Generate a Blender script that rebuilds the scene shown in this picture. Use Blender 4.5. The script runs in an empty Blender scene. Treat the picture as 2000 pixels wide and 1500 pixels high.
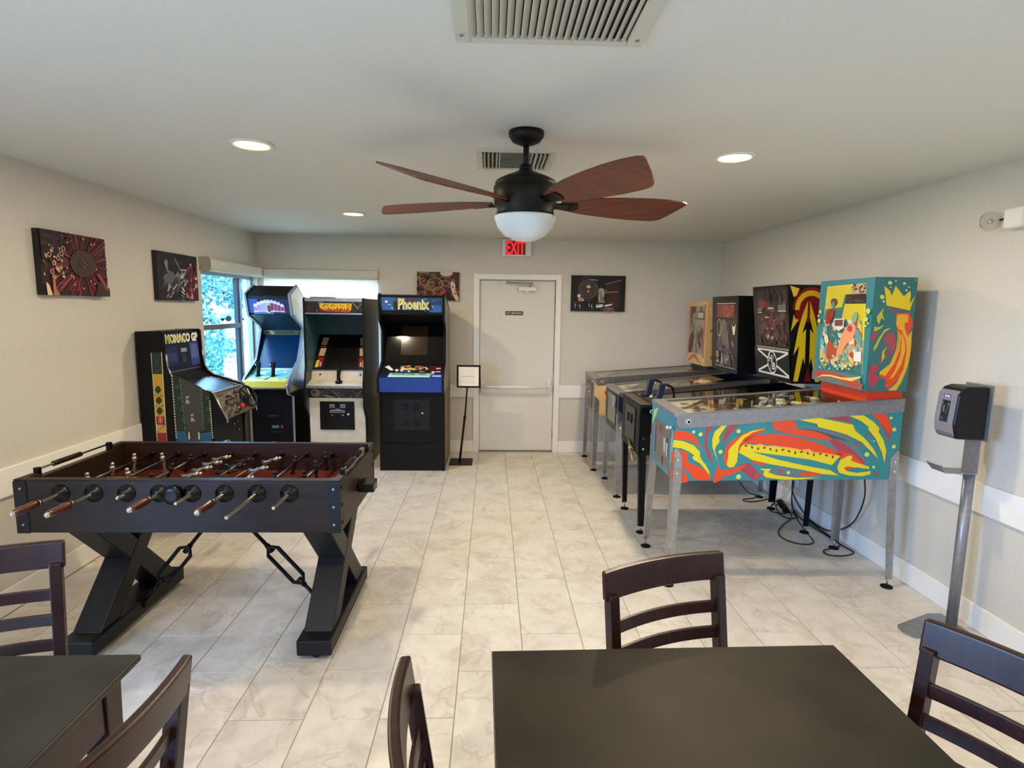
import bpy, bmesh, math, random
from mathutils import Vector, Matrix, Euler
R = math.radians
scene = bpy.context.scene
C = scene.collection

# ------------------------------------------------------------------ camera
FPX = 1121.3
cam_d = bpy.data.cameras.new('camera'); cam = bpy.data.objects.new('camera', cam_d); C.objects.link(cam)
cam_d.sensor_fit = 'HORIZONTAL'; cam_d.sensor_width = 36.0; cam_d.lens = 36.0 * FPX / 2000.0
cam_d.clip_start = 0.02; cam_d.clip_end = 400
_pit, _yaw, _rol = 0.1308, 0.0366, 0.0138
_fw = Vector((math.sin(_yaw) * math.cos(_pit), math.cos(_yaw) * math.cos(_pit), -math.sin(_pit)))
_rt = Vector((math.cos(_yaw), -math.sin(_yaw), 0)); _up = _rt.cross(_fw)
_c, _s = math.cos(_rol), math.sin(_rol)
_rt2 = _rt * _c + _up * _s; _up2 = _up * _c - _rt * _s
cam.matrix_world = Matrix(((_rt2.x, _up2.x, -_fw.x, 0), (_rt2.y, _up2.y, -_fw.y, 0), (_rt2.z, _up2.z, -_fw.z, 1.664), (0, 0, 0, 1)))
scene.camera = cam

# ------------------------------------------------------------------ view, world, sun, daylight
scene.view_settings.view_transform = 'Standard'
scene.view_settings.look = 'None'
scene.view_settings.gamma = 1.0
scene.view_settings.use_curve_mapping = False
scene.view_settings.exposure = 0.0
W = bpy.data.worlds.new('sky'); scene.world = W; W.use_nodes = True
_bg = W.node_tree.nodes['Background']
_bg.inputs[0].default_value = (0.33, 0.56, 1.0, 1); _bg.inputs[1].default_value = 42.0
sun_d = bpy.data.lights.new('sun', 'SUN'); sun_d.energy = 14.0; sun_d.angle = R(2); sun_d.color = (1, 0.96, 0.88)
sun = bpy.data.objects.new('sun', sun_d); C.objects.link(sun)
sun.rotation_euler = Vector((-0.5, -0.62, -0.75)).to_track_quat('-Z', 'Y').to_euler()

XL, XR, YB, YF, ZC = -2.593, 2.60, 6.557, -2.6, 2.434
def portal(name, loc, dirv, sx, sy):
    d = bpy.data.lights.new(name, 'AREA'); d.shape = 'RECTANGLE'; d.size = sx; d.size_y = sy
    d.cycles.is_portal = True
    o = bpy.data.objects.new(name, d); C.objects.link(o); o.location = loc
    o.rotation_euler = Vector(dirv).to_track_quat('-Z', 'Z').to_euler()
portal('window_portal', (XL - 0.10, 5.9, 1.42), (1, 0, 0), 1.2, 1.2)
portal('window_portal', (XL - 0.10, -0.3, 1.07), (1, 0, 0), 2.2, 2.1)  # guides sky light through the added glass door near the camera

CAN_POWER = 20.5
CANS = [(-1.165, 2.94), (1.21, 2.96), (-1.165, 4.99), (1.16, 4.72), (-1.165, 0.9), (1.21, 0.9), (-1.165, -1.2), (1.21, -1.2)]

# ------------------------------------------------------------------ helpers
def hexc(h):
    h = h.lstrip('#'); v = [int(h[i:i + 2], 16) / 255 for i in (0, 2, 4)]
    return tuple(x / 12.92 if x <= 0.04045 else ((x + 0.055) / 1.055) ** 2.4 for x in v)
MATS = {}
def mat(name, col, rough=0.5, metal=0.0, emit=None, es=1.0, spec=0.5, coat=0.0):
    if name in MATS: return MATS[name]
    if isinstance(col, str): col = hexc(col)
    m = bpy.data.materials.new(name); m.use_nodes = True; b = m.node_tree.nodes['Principled BSDF']
    b.inputs['Base Color'].default_value = (*col, 1); b.inputs['Roughness'].default_value = rough
    b.inputs['Metallic'].default_value = metal; b.inputs['Specular IOR Level'].default_value = spec
    b.inputs['Coat Weight'].default_value = coat
    if emit:
        b.inputs['Emission Color'].default_value = (*(hexc(emit) if isinstance(emit, str) else emit), 1); b.inputs['Emission Strength'].default_value = es
    m.diffuse_color = (*col, 1); MATS[name] = m
    return m
def noisy(name, c1, c2, rough=0.5, scale=8, stretch=(1, 1, 1), detail=6, bump=0.0, metal=0.0, lo=0.35, hi=0.65, spec=0.5, rnd=0.0, coat=0.0, dist=0.0):
    """principled with a noise-mixed base colour, optional bump and per-object offset"""
    if name in MATS: return MATS[name]
    m = mat(name, c1, rough, metal, spec=spec, coat=coat); nt = m.node_tree; N = nt.nodes; L = nt.links; b = N['Principled BSDF']
    tc = N.new('ShaderNodeTexCoord'); mp = N.new('ShaderNodeMapping'); mp.inputs['Scale'].default_value = stretch
    L.new(tc.outputs['Object'], mp.inputs['Vector'])
    src = mp.outputs[0]
    if rnd:
        oi = N.new('ShaderNodeObjectInfo'); mu = N.new('ShaderNodeMath'); mu.operation = 'MULTIPLY'; mu.inputs[1].default_value = 40
        L.new(oi.outputs['Random'], mu.inputs[0]); ad = N.new('ShaderNodeVectorMath'); ad.operation = 'ADD'
        L.new(src, ad.inputs[0]); L.new(mu.outputs[0], ad.inputs[1]); src = ad.outputs[0]
    no = N.new('ShaderNodeTexNoise'); no.inputs['Scale'].default_value = scale; no.inputs['Detail'].default_value = detail
    no.inputs['Distortion'].default_value = dist
    L.new(src, no.inputs['Vector'])
    cr = N.new('ShaderNodeValToRGB'); e = cr.color_ramp.elements
    e[0].position = lo; e[1].position = hi; e[0].color = (*hexc(c1), 1); e[1].color = (*hexc(c2), 1)
    L.new(no.outputs['Fac'], cr.inputs['Fac']); L.new(cr.outputs['Color'], b.inputs['Base Color'])
    if bump:
        bp = N.new('ShaderNodeBump'); bp.inputs['Strength'].default_value = bump; bp.inputs['Distance'].default_value = 0.004
        L.new(no.outputs['Fac'], bp.inputs['Height']); L.new(bp.outputs[0], b.inputs['Normal'])
    return m
def glass(name, tint=(1, 1, 1), ref=1.45, rough=0.0):
    if name in MATS: return MATS[name]
    m = bpy.data.materials.new(name); m.use_nodes = True; nt = m.node_tree; N = nt.nodes; L = nt.links; N.clear()
    o = N.new('ShaderNodeOutputMaterial'); mx = N.new('ShaderNodeMixShader'); t = N.new('ShaderNodeBsdfTransparent'); g = N.new('ShaderNodeBsdfGlossy')
    f = N.new('ShaderNodeFresnel'); ge = N.new('ShaderNodeNewGeometry'); mr = N.new('ShaderNodeMapRange')
    mr.inputs['To Min'].default_value = ref; mr.inputs['To Max'].default_value = 1 / ref; L.new(ge.outputs['Backfacing'], mr.inputs['Value']); L.new(mr.outputs[0], f.inputs[0]); t.inputs[0].default_value = (*tint, 1); g.inputs['Roughness'].default_value = rough
    L.new(f.outputs[0], mx.inputs[0]); L.new(t.outputs[0], mx.inputs[1]); L.new(g.outputs[0], mx.inputs[2]); L.new(mx.outputs[0], o.inputs[0])
    MATS[name] = m; return m

def tag(o, label=None, cat=None, group=None, kind=None):
    if label: o['label'] = label
    if cat: o['category'] = cat
    if group: o['group'] = group
    if kind: o['kind'] = kind
    return o
def thing(name, label, cat, loc=(0, 0, 0), rz=0.0, group=None):
    o = bpy.data.objects.new(name, None); C.objects.link(o); o.location = loc; o.rotation_euler = (0, 0, rz)
    o.empty_display_size = 0.1
    return tag(o, label, cat, group)

class MB:
    """collects geometry and builds it as one mesh object"""
    def __init__(self, M=None): self.v = []; self.f = []; self.mi = []; self.mats = []; self.sm = []; self.M = M
    def _m(self, m):
        if m not in self.mats: self.mats.append(m)
        return self.mats.index(m)
    def add(self, vs, fs, m, smooth=False):
        n = len(self.v); k = self._m(m)
        self.v += [tuple(self.M @ Vector(p)) if self.M else tuple(p) for p in vs]
        for f in fs: self.f.append([i + n for i in f]); self.mi.append(k); self.sm.append(smooth)
        return self
    def box(self, a, b, m):
        x0, y0, z0 = [min(a[i], b[i]) for i in range(3)]; x1, y1, z1 = [max(a[i], b[i]) for i in range(3)]
        vs = [(x0, y0, z0), (x1, y0, z0), (x1, y1, z0), (x0, y1, z0), (x0, y0, z1), (x1, y0, z1), (x1, y1, z1), (x0, y1, z1)]
        return self.add(vs, [(0, 3, 2, 1), (4, 5, 6, 7), (0, 1, 5, 4), (1, 2, 6, 5), (2, 3, 7, 6), (3, 0, 4, 7)], m)
    def hexa(self, lo, hi, m):
        """lo, hi: two loops of four points"""
        return self.add(list(lo) + list(hi), [(0, 3, 2, 1), (4, 5, 6, 7), (0, 1, 5, 4), (1, 2, 6, 5), (2, 3, 7, 6), (3, 0, 4, 7)], m)
    def prism(self, poly, ax, a, b, m):
        """poly in the two other axes (cyclic order x,y,z without ax), extruded from a to b along ax"""
        def P(p, t):
            return {'x': (t, p[0], p[1]), 'y': (p[0], t, p[1]), 'z': (p[0], p[1], t)}[ax]
        n = len(poly); vs = [P(p, a) for p in poly] + [P(p, b) for p in poly]
        fs = [list(range(n))[::-1], list(range(n, 2 * n))] + [(i, (i + 1) % n, n + (i + 1) % n, n + i) for i in range(n)]
        return self.add(vs, fs, m)
    def cyl(self, p0, p1, r0, m, r1=None, seg=16, smooth=True):
        r1 = r0 if r1 is None else r1; p0 = Vector(p0); p1 = Vector(p1); d = (p1 - p0).normalized()
        u = d.orthogonal().normalized(); w = d.cross(u)
        vs = [p0 + (u * math.cos(t) + w * math.sin(t)) * r0 for t in [2 * math.pi * i / seg for i in range(seg)]]
        vs += [p1 + (u * math.cos(t) + w * math.sin(t)) * r1 for t in [2 * math.pi * i / seg for i in range(seg)]]
        self.add(vs, [(i, (i + 1) % seg, seg + (i + 1) % seg, seg + i) for i in range(seg)], m, smooth)
        n = len(self.v) - 2 * seg; k = self._m(m)
        self.f += [list(range(n, n + seg))[::-1], list(range(n + seg, n + 2 * seg))]; self.mi += [k, k]; self.sm += [False, False]
        return self
    def lathe(self, prof, m, o=(0, 0, 0), ax='z', seg=24, smooth=True, caps=True):
        vs = []; n = len(prof)
        for r, h in prof:
            for i in range(seg):
                t = 2 * math.pi * i / seg; a, b = r * math.cos(t), r * math.sin(t)
                p = {'z': (a, b, h), 'x': (h, a, b), 'y': (b, h, a)}[ax]; vs.append((p[0] + o[0], p[1] + o[1], p[2] + o[2]))
        fs = [(j * seg + i, j * seg + (i + 1) % seg, (j + 1) * seg + (i + 1) % seg, (j + 1) * seg + i) for j in range(n - 1) for i in range(seg)]
        self.add(vs, fs, m, smooth)
        k = self._m(m); b0 = len(self.v) - n * seg
        if caps and prof[0][0] > 1e-4: self.f.append(list(range(b0, b0 + seg))[::-1]); self.mi.append(k); self.sm.append(False)
        if caps and prof[-1][0] > 1e-4: self.f.append(list(range(b0 + (n - 1) * seg, b0 + n * seg))); self.mi.append(k); self.sm.append(False)
        return self
    def tube(self, pts, r, m, seg=8, closed=False):
        pts = [Vector(p) for p in pts]; n = len(pts); vs = []; u = None
        for i, p in enumerate(pts):
            a = pts[i - 1] if (i or closed) else p; b = pts[(i + 1) % n] if (i < n - 1 or closed) else p
            d = (b - a).normalized()
            if u is None: u = d.orthogonal().normalized()
            u = (u - d * u.dot(d)); u = u.normalized() if u.length > 1e-6 else d.orthogonal().normalized(); w = d.cross(u)
            vs += [p + (u * math.cos(2 * math.pi * k / seg) + w * math.sin(2 * math.pi * k / seg)) * r for k in range(seg)]
        rg = range(n if closed else n - 1)
        fs = [(j * seg + i, j * seg + (i + 1) % seg, ((j + 1) % n) * seg + (i + 1) % seg, ((j + 1) % n) * seg + i) for j in rg for i in range(seg)]
        self.add(vs, fs, m, True)
        if not closed:
            k = self._m(m); b0 = len(self.v) - n * seg
            self.f += [list(range(b0, b0 + seg))[::-1], list(range(b0 + (n - 1) * seg, b0 + n * seg))]; self.mi += [k, k]; self.sm += [False, False]
        return self
    def sphere(self, c, r, m, seg=14, rings=8, sz=1.0):
        prof = [(max(1e-5, r * math.sin(math.pi * i / rings)), -r * sz * math.cos(math.pi * i / rings)) for i in range(rings + 1)]
        return self.lathe(prof, m, c, 'z', seg)
    def build(self, name, parent=None, bevel=0.0, seg=2, label=None):
        me = bpy.data.meshes.new(name); me.from_pydata(self.v, [], self.f)
        for m in self.mats: me.materials.append(m)
        me.polygons.foreach_set('material_index', self.mi); me.polygons.foreach_set('use_smooth', self.sm); me.update()
        o = bpy.data.objects.new(name, me); C.objects.link(o)
        if parent: o.parent = parent
        if bevel:
            bm = bmesh.new(); bm.from_mesh(me); bmesh.ops.remove_doubles(bm, verts=bm.verts, dist=1e-5); bm.to_mesh(me); bm.free()
            b = o.modifiers.new('bevel', 'BEVEL'); b.width = bevel; b.segments = seg; b.limit_method = 'ANGLE'; b.angle_limit = R(40)
        if label: o['label'] = label
        return o

def smooth_poly(pts, k=4):
    """closed Catmull-Rom through points"""
    n = len(pts); out = []
    for i in range(n):
        p0, p1, p2, p3 = pts[i - 1], pts[i], pts[(i + 1) % n], pts[(i + 2) % n]
        for j in range(k):
            t = j / k; out.append(tuple(0.5 * ((2 * b) + (c - a) * t + (2 * a - 5 * b + 4 * c - d) * t * t + (3 * b - a - 3 * c + d) * t ** 3) for a, b, c, d in zip(p0, p1, p2, p3)))
    return out
def homog(src, dst):
    """3x3 homography from four point pairs"""
    A = []
    for (x, y), (u, v) in zip(src, dst):
        A.append([x, y, 1, 0, 0, 0, -u * x, -u * y, u]); A.append([0, 0, 0, x, y, 1, -v * x, -v * y, v])
    for i in range(8):
        p = max(range(i, 8), key=lambda r: abs(A[r][i])); A[i], A[p] = A[p], A[i]
        A[i] = [a / A[i][i] for a in A[i]]
        for r in range(8):
            if r != i: A[r] = [a - A[r][i] * b for a, b in zip(A[r], A[i])]
    h = [A[i][8] for i in range(8)] + [1.0]
    def f(p):
        w = h[6] * p[0] + h[7] * p[1] + 1
        return ((h[0] * p[0] + h[1] * p[1] + h[2]) / w, (h[3] * p[0] + h[4] * p[1] + h[5]) / w)
    return f
class Art:
    """flat print: coloured shapes laid on a plane O + s*U + t*V, each layer a hair prouder than the last"""
    def __init__(self, O, U, V, tr=None, gloss=0.45, dz=0.00025):
        self.O, self.U, self.V = Vector(O), Vector(U), Vector(V); self.N = self.U.cross(self.V).normalized()
        self.mb = MB(); self.k = 1; self.tr = tr; self.g = gloss; self.dz = dz
    def pt(self, p, h=None):
        if self.tr: p = self.tr(p)
        return self.O + self.U * p[0] + self.V * p[1] + self.N * (self.dz * (self.k if h is None else h))
    def c(self, col): return col if not isinstance(col, str) else mat('print_' + col.strip('#') + '_%d' % int(self.g * 100), col, self.g)
    def poly(self, col, pts, sm=False):
        if sm: pts = smooth_poly(pts)
        P = [self.pt(p) for p in pts]; a = Vector((0, 0, 0))
        for i in range(len(P)): a += (P[i - 1] - P[0]).cross(P[i] - P[0])
        idx = list(range(len(P)))
        if a.dot(self.N) < 0: idx.reverse()
        self.mb.add(P, [idx], self.c(col)); self.k += 1; return self
    def polys(self, col, lst, sm=False):
        for p in lst: self.poly(col, p, sm); self.k -= 1
        self.k += 1; return self
    def rect(self, col, x0, y0, x1, y1): return self.poly(col, [(x0, y0), (x1, y0), (x1, y1), (x0, y1)])
    def disc(self, col, x, y, rx, ry=None, n=14, rot=0):
        ry = rx if ry is None else ry; c, s = math.cos(rot), math.sin(rot)
        return self.poly(col, [(x + rx * math.cos(t) * c - ry * math.sin(t) * s, y + rx * math.cos(t) * s + ry * math.sin(t) * c) for t in [2 * math.pi * i / n for i in range(n)]])
    def ring(self, col, x, y, rx, ry, w, n=24, rot=0):
        c, s = math.cos(rot), math.sin(rot); q = lambda a, b: (x + a * c - b * s, y + a * s + b * c)
        pts = []
        for i in range(n):
            t0, t1 = 2 * math.pi * i / n, 2 * math.pi * (i + 1) / n
            self.poly(col, [q(rx * math.cos(t0), ry * math.sin(t0)), q(rx * math.cos(t1), ry * math.sin(t1)), q((rx - w) * math.cos(t1), (ry - w) * math.sin(t1)), q((rx - w) * math.cos(t0), (ry - w) * math.sin(t0))]); self.k -= 1
        self.k += 1; return self
    def line(self, col, p, q, w0, w1=None):
        w1 = w0 if w1 is None else w1; dx, dy = q[0] - p[0], q[1] - p[1]; l = math.hypot(dx, dy) or 1; nx, ny = -dy / l / 2, dx / l / 2
        return self.poly(col, [(p[0] + nx * w0, p[1] + ny * w0), (q[0] + nx * w1, q[1] + ny * w1), (q[0] - nx * w1, q[1] - ny * w1), (p[0] - nx * w0, p[1] - ny * w0)])
    def text(self, col, s, x0, y0, x1, y1, shear=0.0, bold=0.0, arch=0.0):
        c = bpy.data.curves.new('t', 'FONT'); c.body = s; c.offset = bold; c.resolution_u = 2
        o = bpy.data.objects.new('t', c); C.objects.link(o); dg = bpy.context.evaluated_depsgraph_get(); dg.update()
        me = bpy.data.meshes.new_from_object(o.evaluated_get(dg)); bpy.data.objects.remove(o); bpy.data.curves.remove(c)
        vs = [v.co.copy() for v in me.vertices]
        a, b = min(v.x for v in vs), max(v.x for v in vs); e, f = min(v.y for v in vs), max(v.y for v in vs)
        P = []
        for v in vs:
            u = (v.x - a) / (b - a); w = (v.y - e) / (f - e)
            P.append(self.pt((x0 + (x1 - x0) * (u + shear * (w - .5)), y0 + (y1 - y0) * w * (1 - arch * (2 * u - 1) ** 2))))
        flip = (self.pt((1, 0)) - self.pt((0, 0))).cross(self.pt((0, 1)) - self.pt((0, 0))).dot(self.N) * (1 if (x1 - x0) * (y1 - y0) > 0 else -1) < 0
        self.mb.add(P, [list(p.vertices)[::-1] if flip else list(p.vertices) for p in me.polygons], self.c(col)); bpy.data.meshes.remove(me); self.k += 1
        return self
    def strokes(self, cols, n, x0, y0, x1, y1, l, w, seed=1, ang=None):
        rd = random.Random(seed)
        for i in range(n):
            x, y = rd.uniform(x0, x1), rd.uniform(y0, y1); a = rd.uniform(0, 6.28) if ang is None else ang + rd.uniform(-.35, .35)
            L = l * rd.uniform(.4, 1.2); ww = w * rd.uniform(.4, 1.2); dx, dy = math.cos(a) * L / 2, math.sin(a) * L / 2; nx, ny = -math.sin(a) * ww / 2, math.cos(a) * ww / 2
            k = rd.uniform(-.6, .6)
            pts = [(x - dx, y - dy), (x - dx * .3 + nx * (1 + k), y - dy * .3 + ny * (1 + k)), (x + dx * .5 + nx, y + dy * .5 + ny), (x + dx, y + dy), (x + dx * .4 - nx, y + dy * .4 - ny), (x - dx * .4 - nx * (1 - k), y - dy * .4 - ny * (1 - k))]
            pts = [(min(max(p[0], x0), x1), min(max(p[1], y0), y1)) for p in pts]
            self.poly(cols[rd.randrange(len(cols))], pts); self.k -= 1 if i % 6 else 0
        return self
    def build(self, name, parent, label=None): return self.mb.build(name, parent, label=label)

# ------------------------------------------------------------------ materials
m_wall = noisy('wall_paint', '#cfc9bc', '#d3cdc1', 0.55, 60, bump=0.05)
m_ceil = noisy('ceiling_paint', '#d9d7cc', '#dcdbd1', 0.75, 90, bump=0.08)
m_trim = mat('trim_paint', '#efece5', 0.35)
m_door = noisy('door_paint', '#dcd8ca', '#e0dccf', 0.4, 30)
m_black = mat('black_paint', '#080809', 0.45, spec=.22)
m_blackm = mat('black_matte', '#0e0e0e', 0.7, spec=.2)
m_blackg = mat('black_gloss', '#050506', 0.3, spec=.3)
m_dark = mat('dark_plastic', '#161618', 0.4, spec=.3)
m_steel = noisy('brushed_steel', '#9a9a98', '#aeaeac', 0.32, 30, (1, 8, 1), metal=0.9)
m_chrome = mat('chrome', '#d8d8d8', 0.12, 1.0)
m_grey = noisy('grey_metal', '#85868a', '#929396', 0.38, 40, metal=0.6)
m_white = mat('white_plastic', '#e9e8e2', 0.4)
m_alu = mat('window_aluminium', '#8f9698', 0.4, 0.5)
# ------------------------------------------------------------------ room shell
def struct(o): o['kind'] = 'structure'; return o
# floor with single marble-look tiles
grout = mat('grout', '#8c7f70', 0.9)
floor = struct(MB().box((XL - .15, YF - .15, -.12), (XR + .15, YB + .15, -.002), grout).build('floor'))
def tile_mat():
    m = bpy.data.materials.new('marble_tile'); m.use_nodes = True; nt = m.node_tree; N = nt.nodes; L = nt.links; b = N['Principled BSDF']
    b.inputs['Roughness'].default_value = 0.30; b.inputs['Specular IOR Level'].default_value = 0.5
    tc = N.new('ShaderNodeTexCoord'); oi = N.new('ShaderNodeObjectInfo')
    mu = N.new('ShaderNodeMath'); mu.operation = 'MULTIPLY'; mu.inputs[1].default_value = 57; L.new(oi.outputs['Random'], mu.inputs[0])
    ad = N.new('ShaderNodeVectorMath'); ad.operation = 'ADD'; L.new(tc.outputs['Object'], ad.inputs[0]); L.new(mu.outputs[0], ad.inputs[1])
    n1 = N.new('ShaderNodeTexNoise'); n1.inputs['Scale'].default_value = 5; n1.inputs['Detail'].default_value = 8; n1.inputs['Roughness'].default_value = .62; n1.inputs['Distortion'].default_value = .8
    n2 = N.new('ShaderNodeTexNoise'); n2.inputs['Scale'].default_value = 1.7; n2.inputs['Detail'].default_value = 5; n2.inputs['Distortion'].default_value = 1.5
    n3 = N.new('ShaderNodeTexNoise'); n3.inputs['Scale'].default_value = 34; n3.inputs['Detail'].default_value = 5; n3.inputs['Roughness'].default_value = .7
    for n in (n1, n2, n3): L.new(ad.outputs[0], n.inputs['Vector'])
    r1 = N.new('ShaderNodeValToRGB'); e = r1.color_ramp.elements
    e[0].position = .33; e[0].color = (*hexc('#c8beb2'), 1); e[1].position = .68; e[1].color = (*hexc('#e0dbd1'), 1)
    x = r1.color_ramp.elements.new(.52); x.color = (*hexc('#d8d2c8'), 1)
    L.new(n1.outputs['Fac'], r1.inputs['Fac'])
    # veins: thin band around the middle of a distorted noise
    s = N.new('ShaderNodeMath'); s.operation = 'SUBTRACT'; s.inputs[1].default_value = .5; L.new(n2.outputs['Fac'], s.inputs[0])
    ab = N.new('ShaderNodeMath'); ab.operation = 'ABSOLUTE'; L.new(s.outputs[0], ab.inputs[0])
    r2 = N.new('ShaderNodeValToRGB'); e = r2.color_ramp.elements; e[0].position = 0; e[0].color = (.34, .34, .34, 1); e[1].position = .012; e[1].color = (0, 0, 0, 1)
    L.new(ab.outputs[0], r2.inputs['Fac'])
    mx = N.new('ShaderNodeMixRGB'); mx.inputs[2].default_value = (*hexc('#a5866e'), 1); L.new(r2.outputs['Color'], mx.inputs[0]); L.new(r1.outputs['Color'], mx.inputs[1])
    m2 = N.new('ShaderNodeMixRGB'); m2.blend_type = 'MULTIPLY'; m2.inputs[0].default_value = .35; L.new(mx.outputs[0], m2.inputs[1])
    r3 = N.new('ShaderNodeValToRGB'); e = r3.color_ramp.elements; e[0].position = .35; e[0].color = (.82, .8, .78, 1); e[1].position = .6; e[1].color = (1, 1, 1, 1)
    L.new(n3.outputs['Fac'], r3.inputs['Fac']); L.new(r3.outputs['Color'], m2.inputs[2])
    L.new(m2.outputs[0], b.inputs['Base Color'])
    return m
m_tile = tile_mat()
def tile_mesh(w, h):
    g = .0019; b = .0012; x0, x1, y0, y1 = g, w - g, g, h - g
    vs = [(x0, y0, -.006), (x1, y0, -.006), (x1, y1, -.006), (x0, y1, -.006), (x0, y0, -b), (x1, y0, -b), (x1, y1, -b), (x0, y1, -b),
          (x0 + b, y0 + b, 0), (x1 - b, y0 + b, 0), (x1 - b, y1 - b, 0), (x0 + b, y1 - b, 0)]
    fs = [(0, 1, 5, 4), (1, 2, 6, 5), (2, 3, 7, 6), (3, 0, 4, 7), (4, 5, 9, 8), (5, 6, 10, 9), (6, 7, 11, 10), (7, 4, 8, 11), (8, 9, 10, 11)]
    me = bpy.data.meshes.new('tile'); me.from_pydata(vs, [], fs); me.materials.append(m_tile); me.update(); return me
TW, TL, tx, ty = .3048, .6096, -.1388, 4.9009
tcache = {}
k = math.floor((XL - tx) / TW)
while tx + k * TW < XR:
    xa, xb = max(tx + k * TW, XL), min(tx + (k + 1) * TW, XR + .05)
    off = 0 if k % 2 == 0 else TL / 2
    j = math.floor((YF - ty - off) / TL)
    while ty + off + j * TL < YB:
        ya, yb = max(ty + off + j * TL, YF), min(ty + off + (j + 1) * TL, YB)
        if xb - xa > .02 and yb - ya > .02:
            key = (round(xb - xa, 3), round(yb - ya, 3))
            if key not in tcache: tcache[key] = tile_mesh(*key)
            o = bpy.data.objects.new('tile', tcache[key]); o.location = (xa, ya, 0); o.parent = floor; C.objects.link(o)
        j += 1
    k += 1

# walls with openings
def wall(name, ax, a, b, u0, u1, holes, m):
    """slab between a and b along ax; u is the other horizontal axis; holes (u0,u1,z0,z1)"""
    mb = MB(); us = sorted({u0, u1} | {h[0] for h in holes} | {h[1] for h in holes}); H = ZC + .15
    for p, q in zip(us, us[1:]):
        zs = [(0 - .12, H)]
        for h in holes:
            if h[0] <= p + 1e-6 and h[1] >= q - 1e-6:
                zs = [z for s in zs for z in ((s[0], min(s[1], h[2])), (max(s[0], h[3]), s[1])) if z[1] - z[0] > 1e-4]
        for z0, z1 in zs:
            if ax == 'x': mb.box((a, p, z0), (b, q, z1), m)
            else: mb.box((p, a, z0), (q, b, z1), m)
    return struct(mb.build(name))
WIN1 = (5.29, 6.50, .84, 1.97); WIN2 = (-2.53, -1.26, .84, 1.96); DOOR = (-.142, .722, -.12, 1.985)
GL = (-1.4, .8, -.12, 2.12)  # opening for the invented glass door, out of view
wall('wall_left', 'x', XL - .15, XL, YF - .15, YB + .15, [WIN1, GL], m_wall)
wall('wall_right', 'x', XR, XR + .15, YF - .15, YB + .15, [], m_wall)
wall('wall_back', 'y', YB, YB + .15, XL, XR, [WIN2, DOOR], m_wall)
wall('wall_front', 'y', YF - .15, YF, XL, XR, [], m_wall)
ceiling = struct(MB().box((XL - .15, YF - .15, ZC), (XR + .15, YB + .15, ZC + .15), m_ceil).build('ceiling'))

# baseboards and chair rails
def run(name, p, q, z0, z1, t, side):
    (x0, y0), (x1, y1) = p, q
    if side == 'x': b = MB().box((x0, y0, z0), (x0 + t, y1, z1), m_trim)
    else: b = MB().box((x0, y0, z0), (x1, y0 + t, z1), m_trim)
    return struct(b.build(name, bevel=.004))
run('baseboard_left', (XL, .8), (XL, YB), 0, .135, .014, 'x'); run('baseboard_left', (XL, YF), (XL, -1.4), 0, .135, .014, 'x')
run('baseboard_right', (XR, YF), (XR, YB), 0, .135, -.014, 'x')
run('baseboard_back', (XL + .014, YB), (-.205, YB), 0, .135, -.014, 'y')
run('baseboard_back', (.785, YB), (XR - .014, YB), 0, .135, -.014, 'y')
run('trim_1', (XL, .8), (XL, YB), .63, .785, .02, 'x'); run('trim_5', (XL, YF), (XL, -1.4), .63, .785, .02, 'x')
run('trim_2', (XR, YF), (XR, YB), .625, .785, -.02, 'x')
run('trim_3', (XL + .02, YB), (-.205, YB), .645, .79, -.02, 'y')
run('trim_4', (.785, YB), (XR - .02, YB), .645, .79, -.02, 'y')

# exit door
door = struct(thing('door_1', None, None, (0, YB, 0)))
MB().box((-.135, .03, .012), (.715, .075, 1.975), m_door).build('door_leaf', door, bevel=.003)
fr = MB()
for a, b in (((-.205, -.018, 0), (-.142, .03, 2.045)), ((.722, -.018, 0), (.785, .03, 2.045)), ((-.142, -.018, 1.985), (.722, .03, 2.045))): fr.box(a, b, m_trim)
for a, b in (((-.142, .03, 0), (-.137, .15, 1.985)), ((.717, .03, 0), (.722, .15, 1.985)), ((-.142, .03, 1.978), (.722, .15, 1.985))): fr.box(a, b, m_trim)
fr.build('door_frame', door, bevel=.003)
st = MB(); st.box((-.142, .076, 0), (.722, .15, 1.978), mat('door_seal', '#3a3630', .8)); st.build('door_stop', door)
m_th = mat('threshold', '#8d8270', .5, .4); MB().box((-.142, -.01, 0), (.722, .1, .010), m_th).build('threshold', door)
pb = MB().cyl((-.10, -.075, .775), (.665, -.075, .775), .016, m_trim, seg=12)
pb.build('push_bar', door)
for x in (-.10, .665):
    b = MB().box((x - .017, -.02, .70), (x + .017, .03, .86), m_trim).box((x - .012, -.085, .755), (x + .012, -.02, .795), m_trim); b.build('bar_bracket', door, bevel=.003)
cl = MB().box((.30, -.035, 1.862), (.50, .03, 1.905), m_trim).cyl((.40, -.02, 1.84), (.40, -.02, 1.862), .016, m_trim); cl.build('door_closer', door, bevel=.004)
MB().tube([(.42, -.02, 1.908), (.455, -.07, 1.945), (.16, -.03, 1.955)], .0085, m_steel).build('closer_arm', door)
MB().box((.12, -.03, 1.948), (.30, -.018, 1.965), m_trim).build('arm_bracket', door)
for z in (.22, 1.0, 1.78): MB().cyl((.7205, .024, z - .05), (.7205, .024, z + .05), .006, m_steel, seg=8).build('hinge', door)
sg = tag(MB().box((.154, YB + .0285, 1.588), (.357, YB + .0295, 1.633), mat('sign_maroon', '#4a0f1e', .4)).build('no_smoking_sign'), 'small maroon no smoking sign on the white exit door', 'sign')
Art((.154, YB + .0283, 1.588), (.203, 0, 0), (0, 0, .045)).text('#e6d8dc', 'NO SMOKING', .06, .28, .94, .74, bold=.01).build('lettering', sg)

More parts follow.
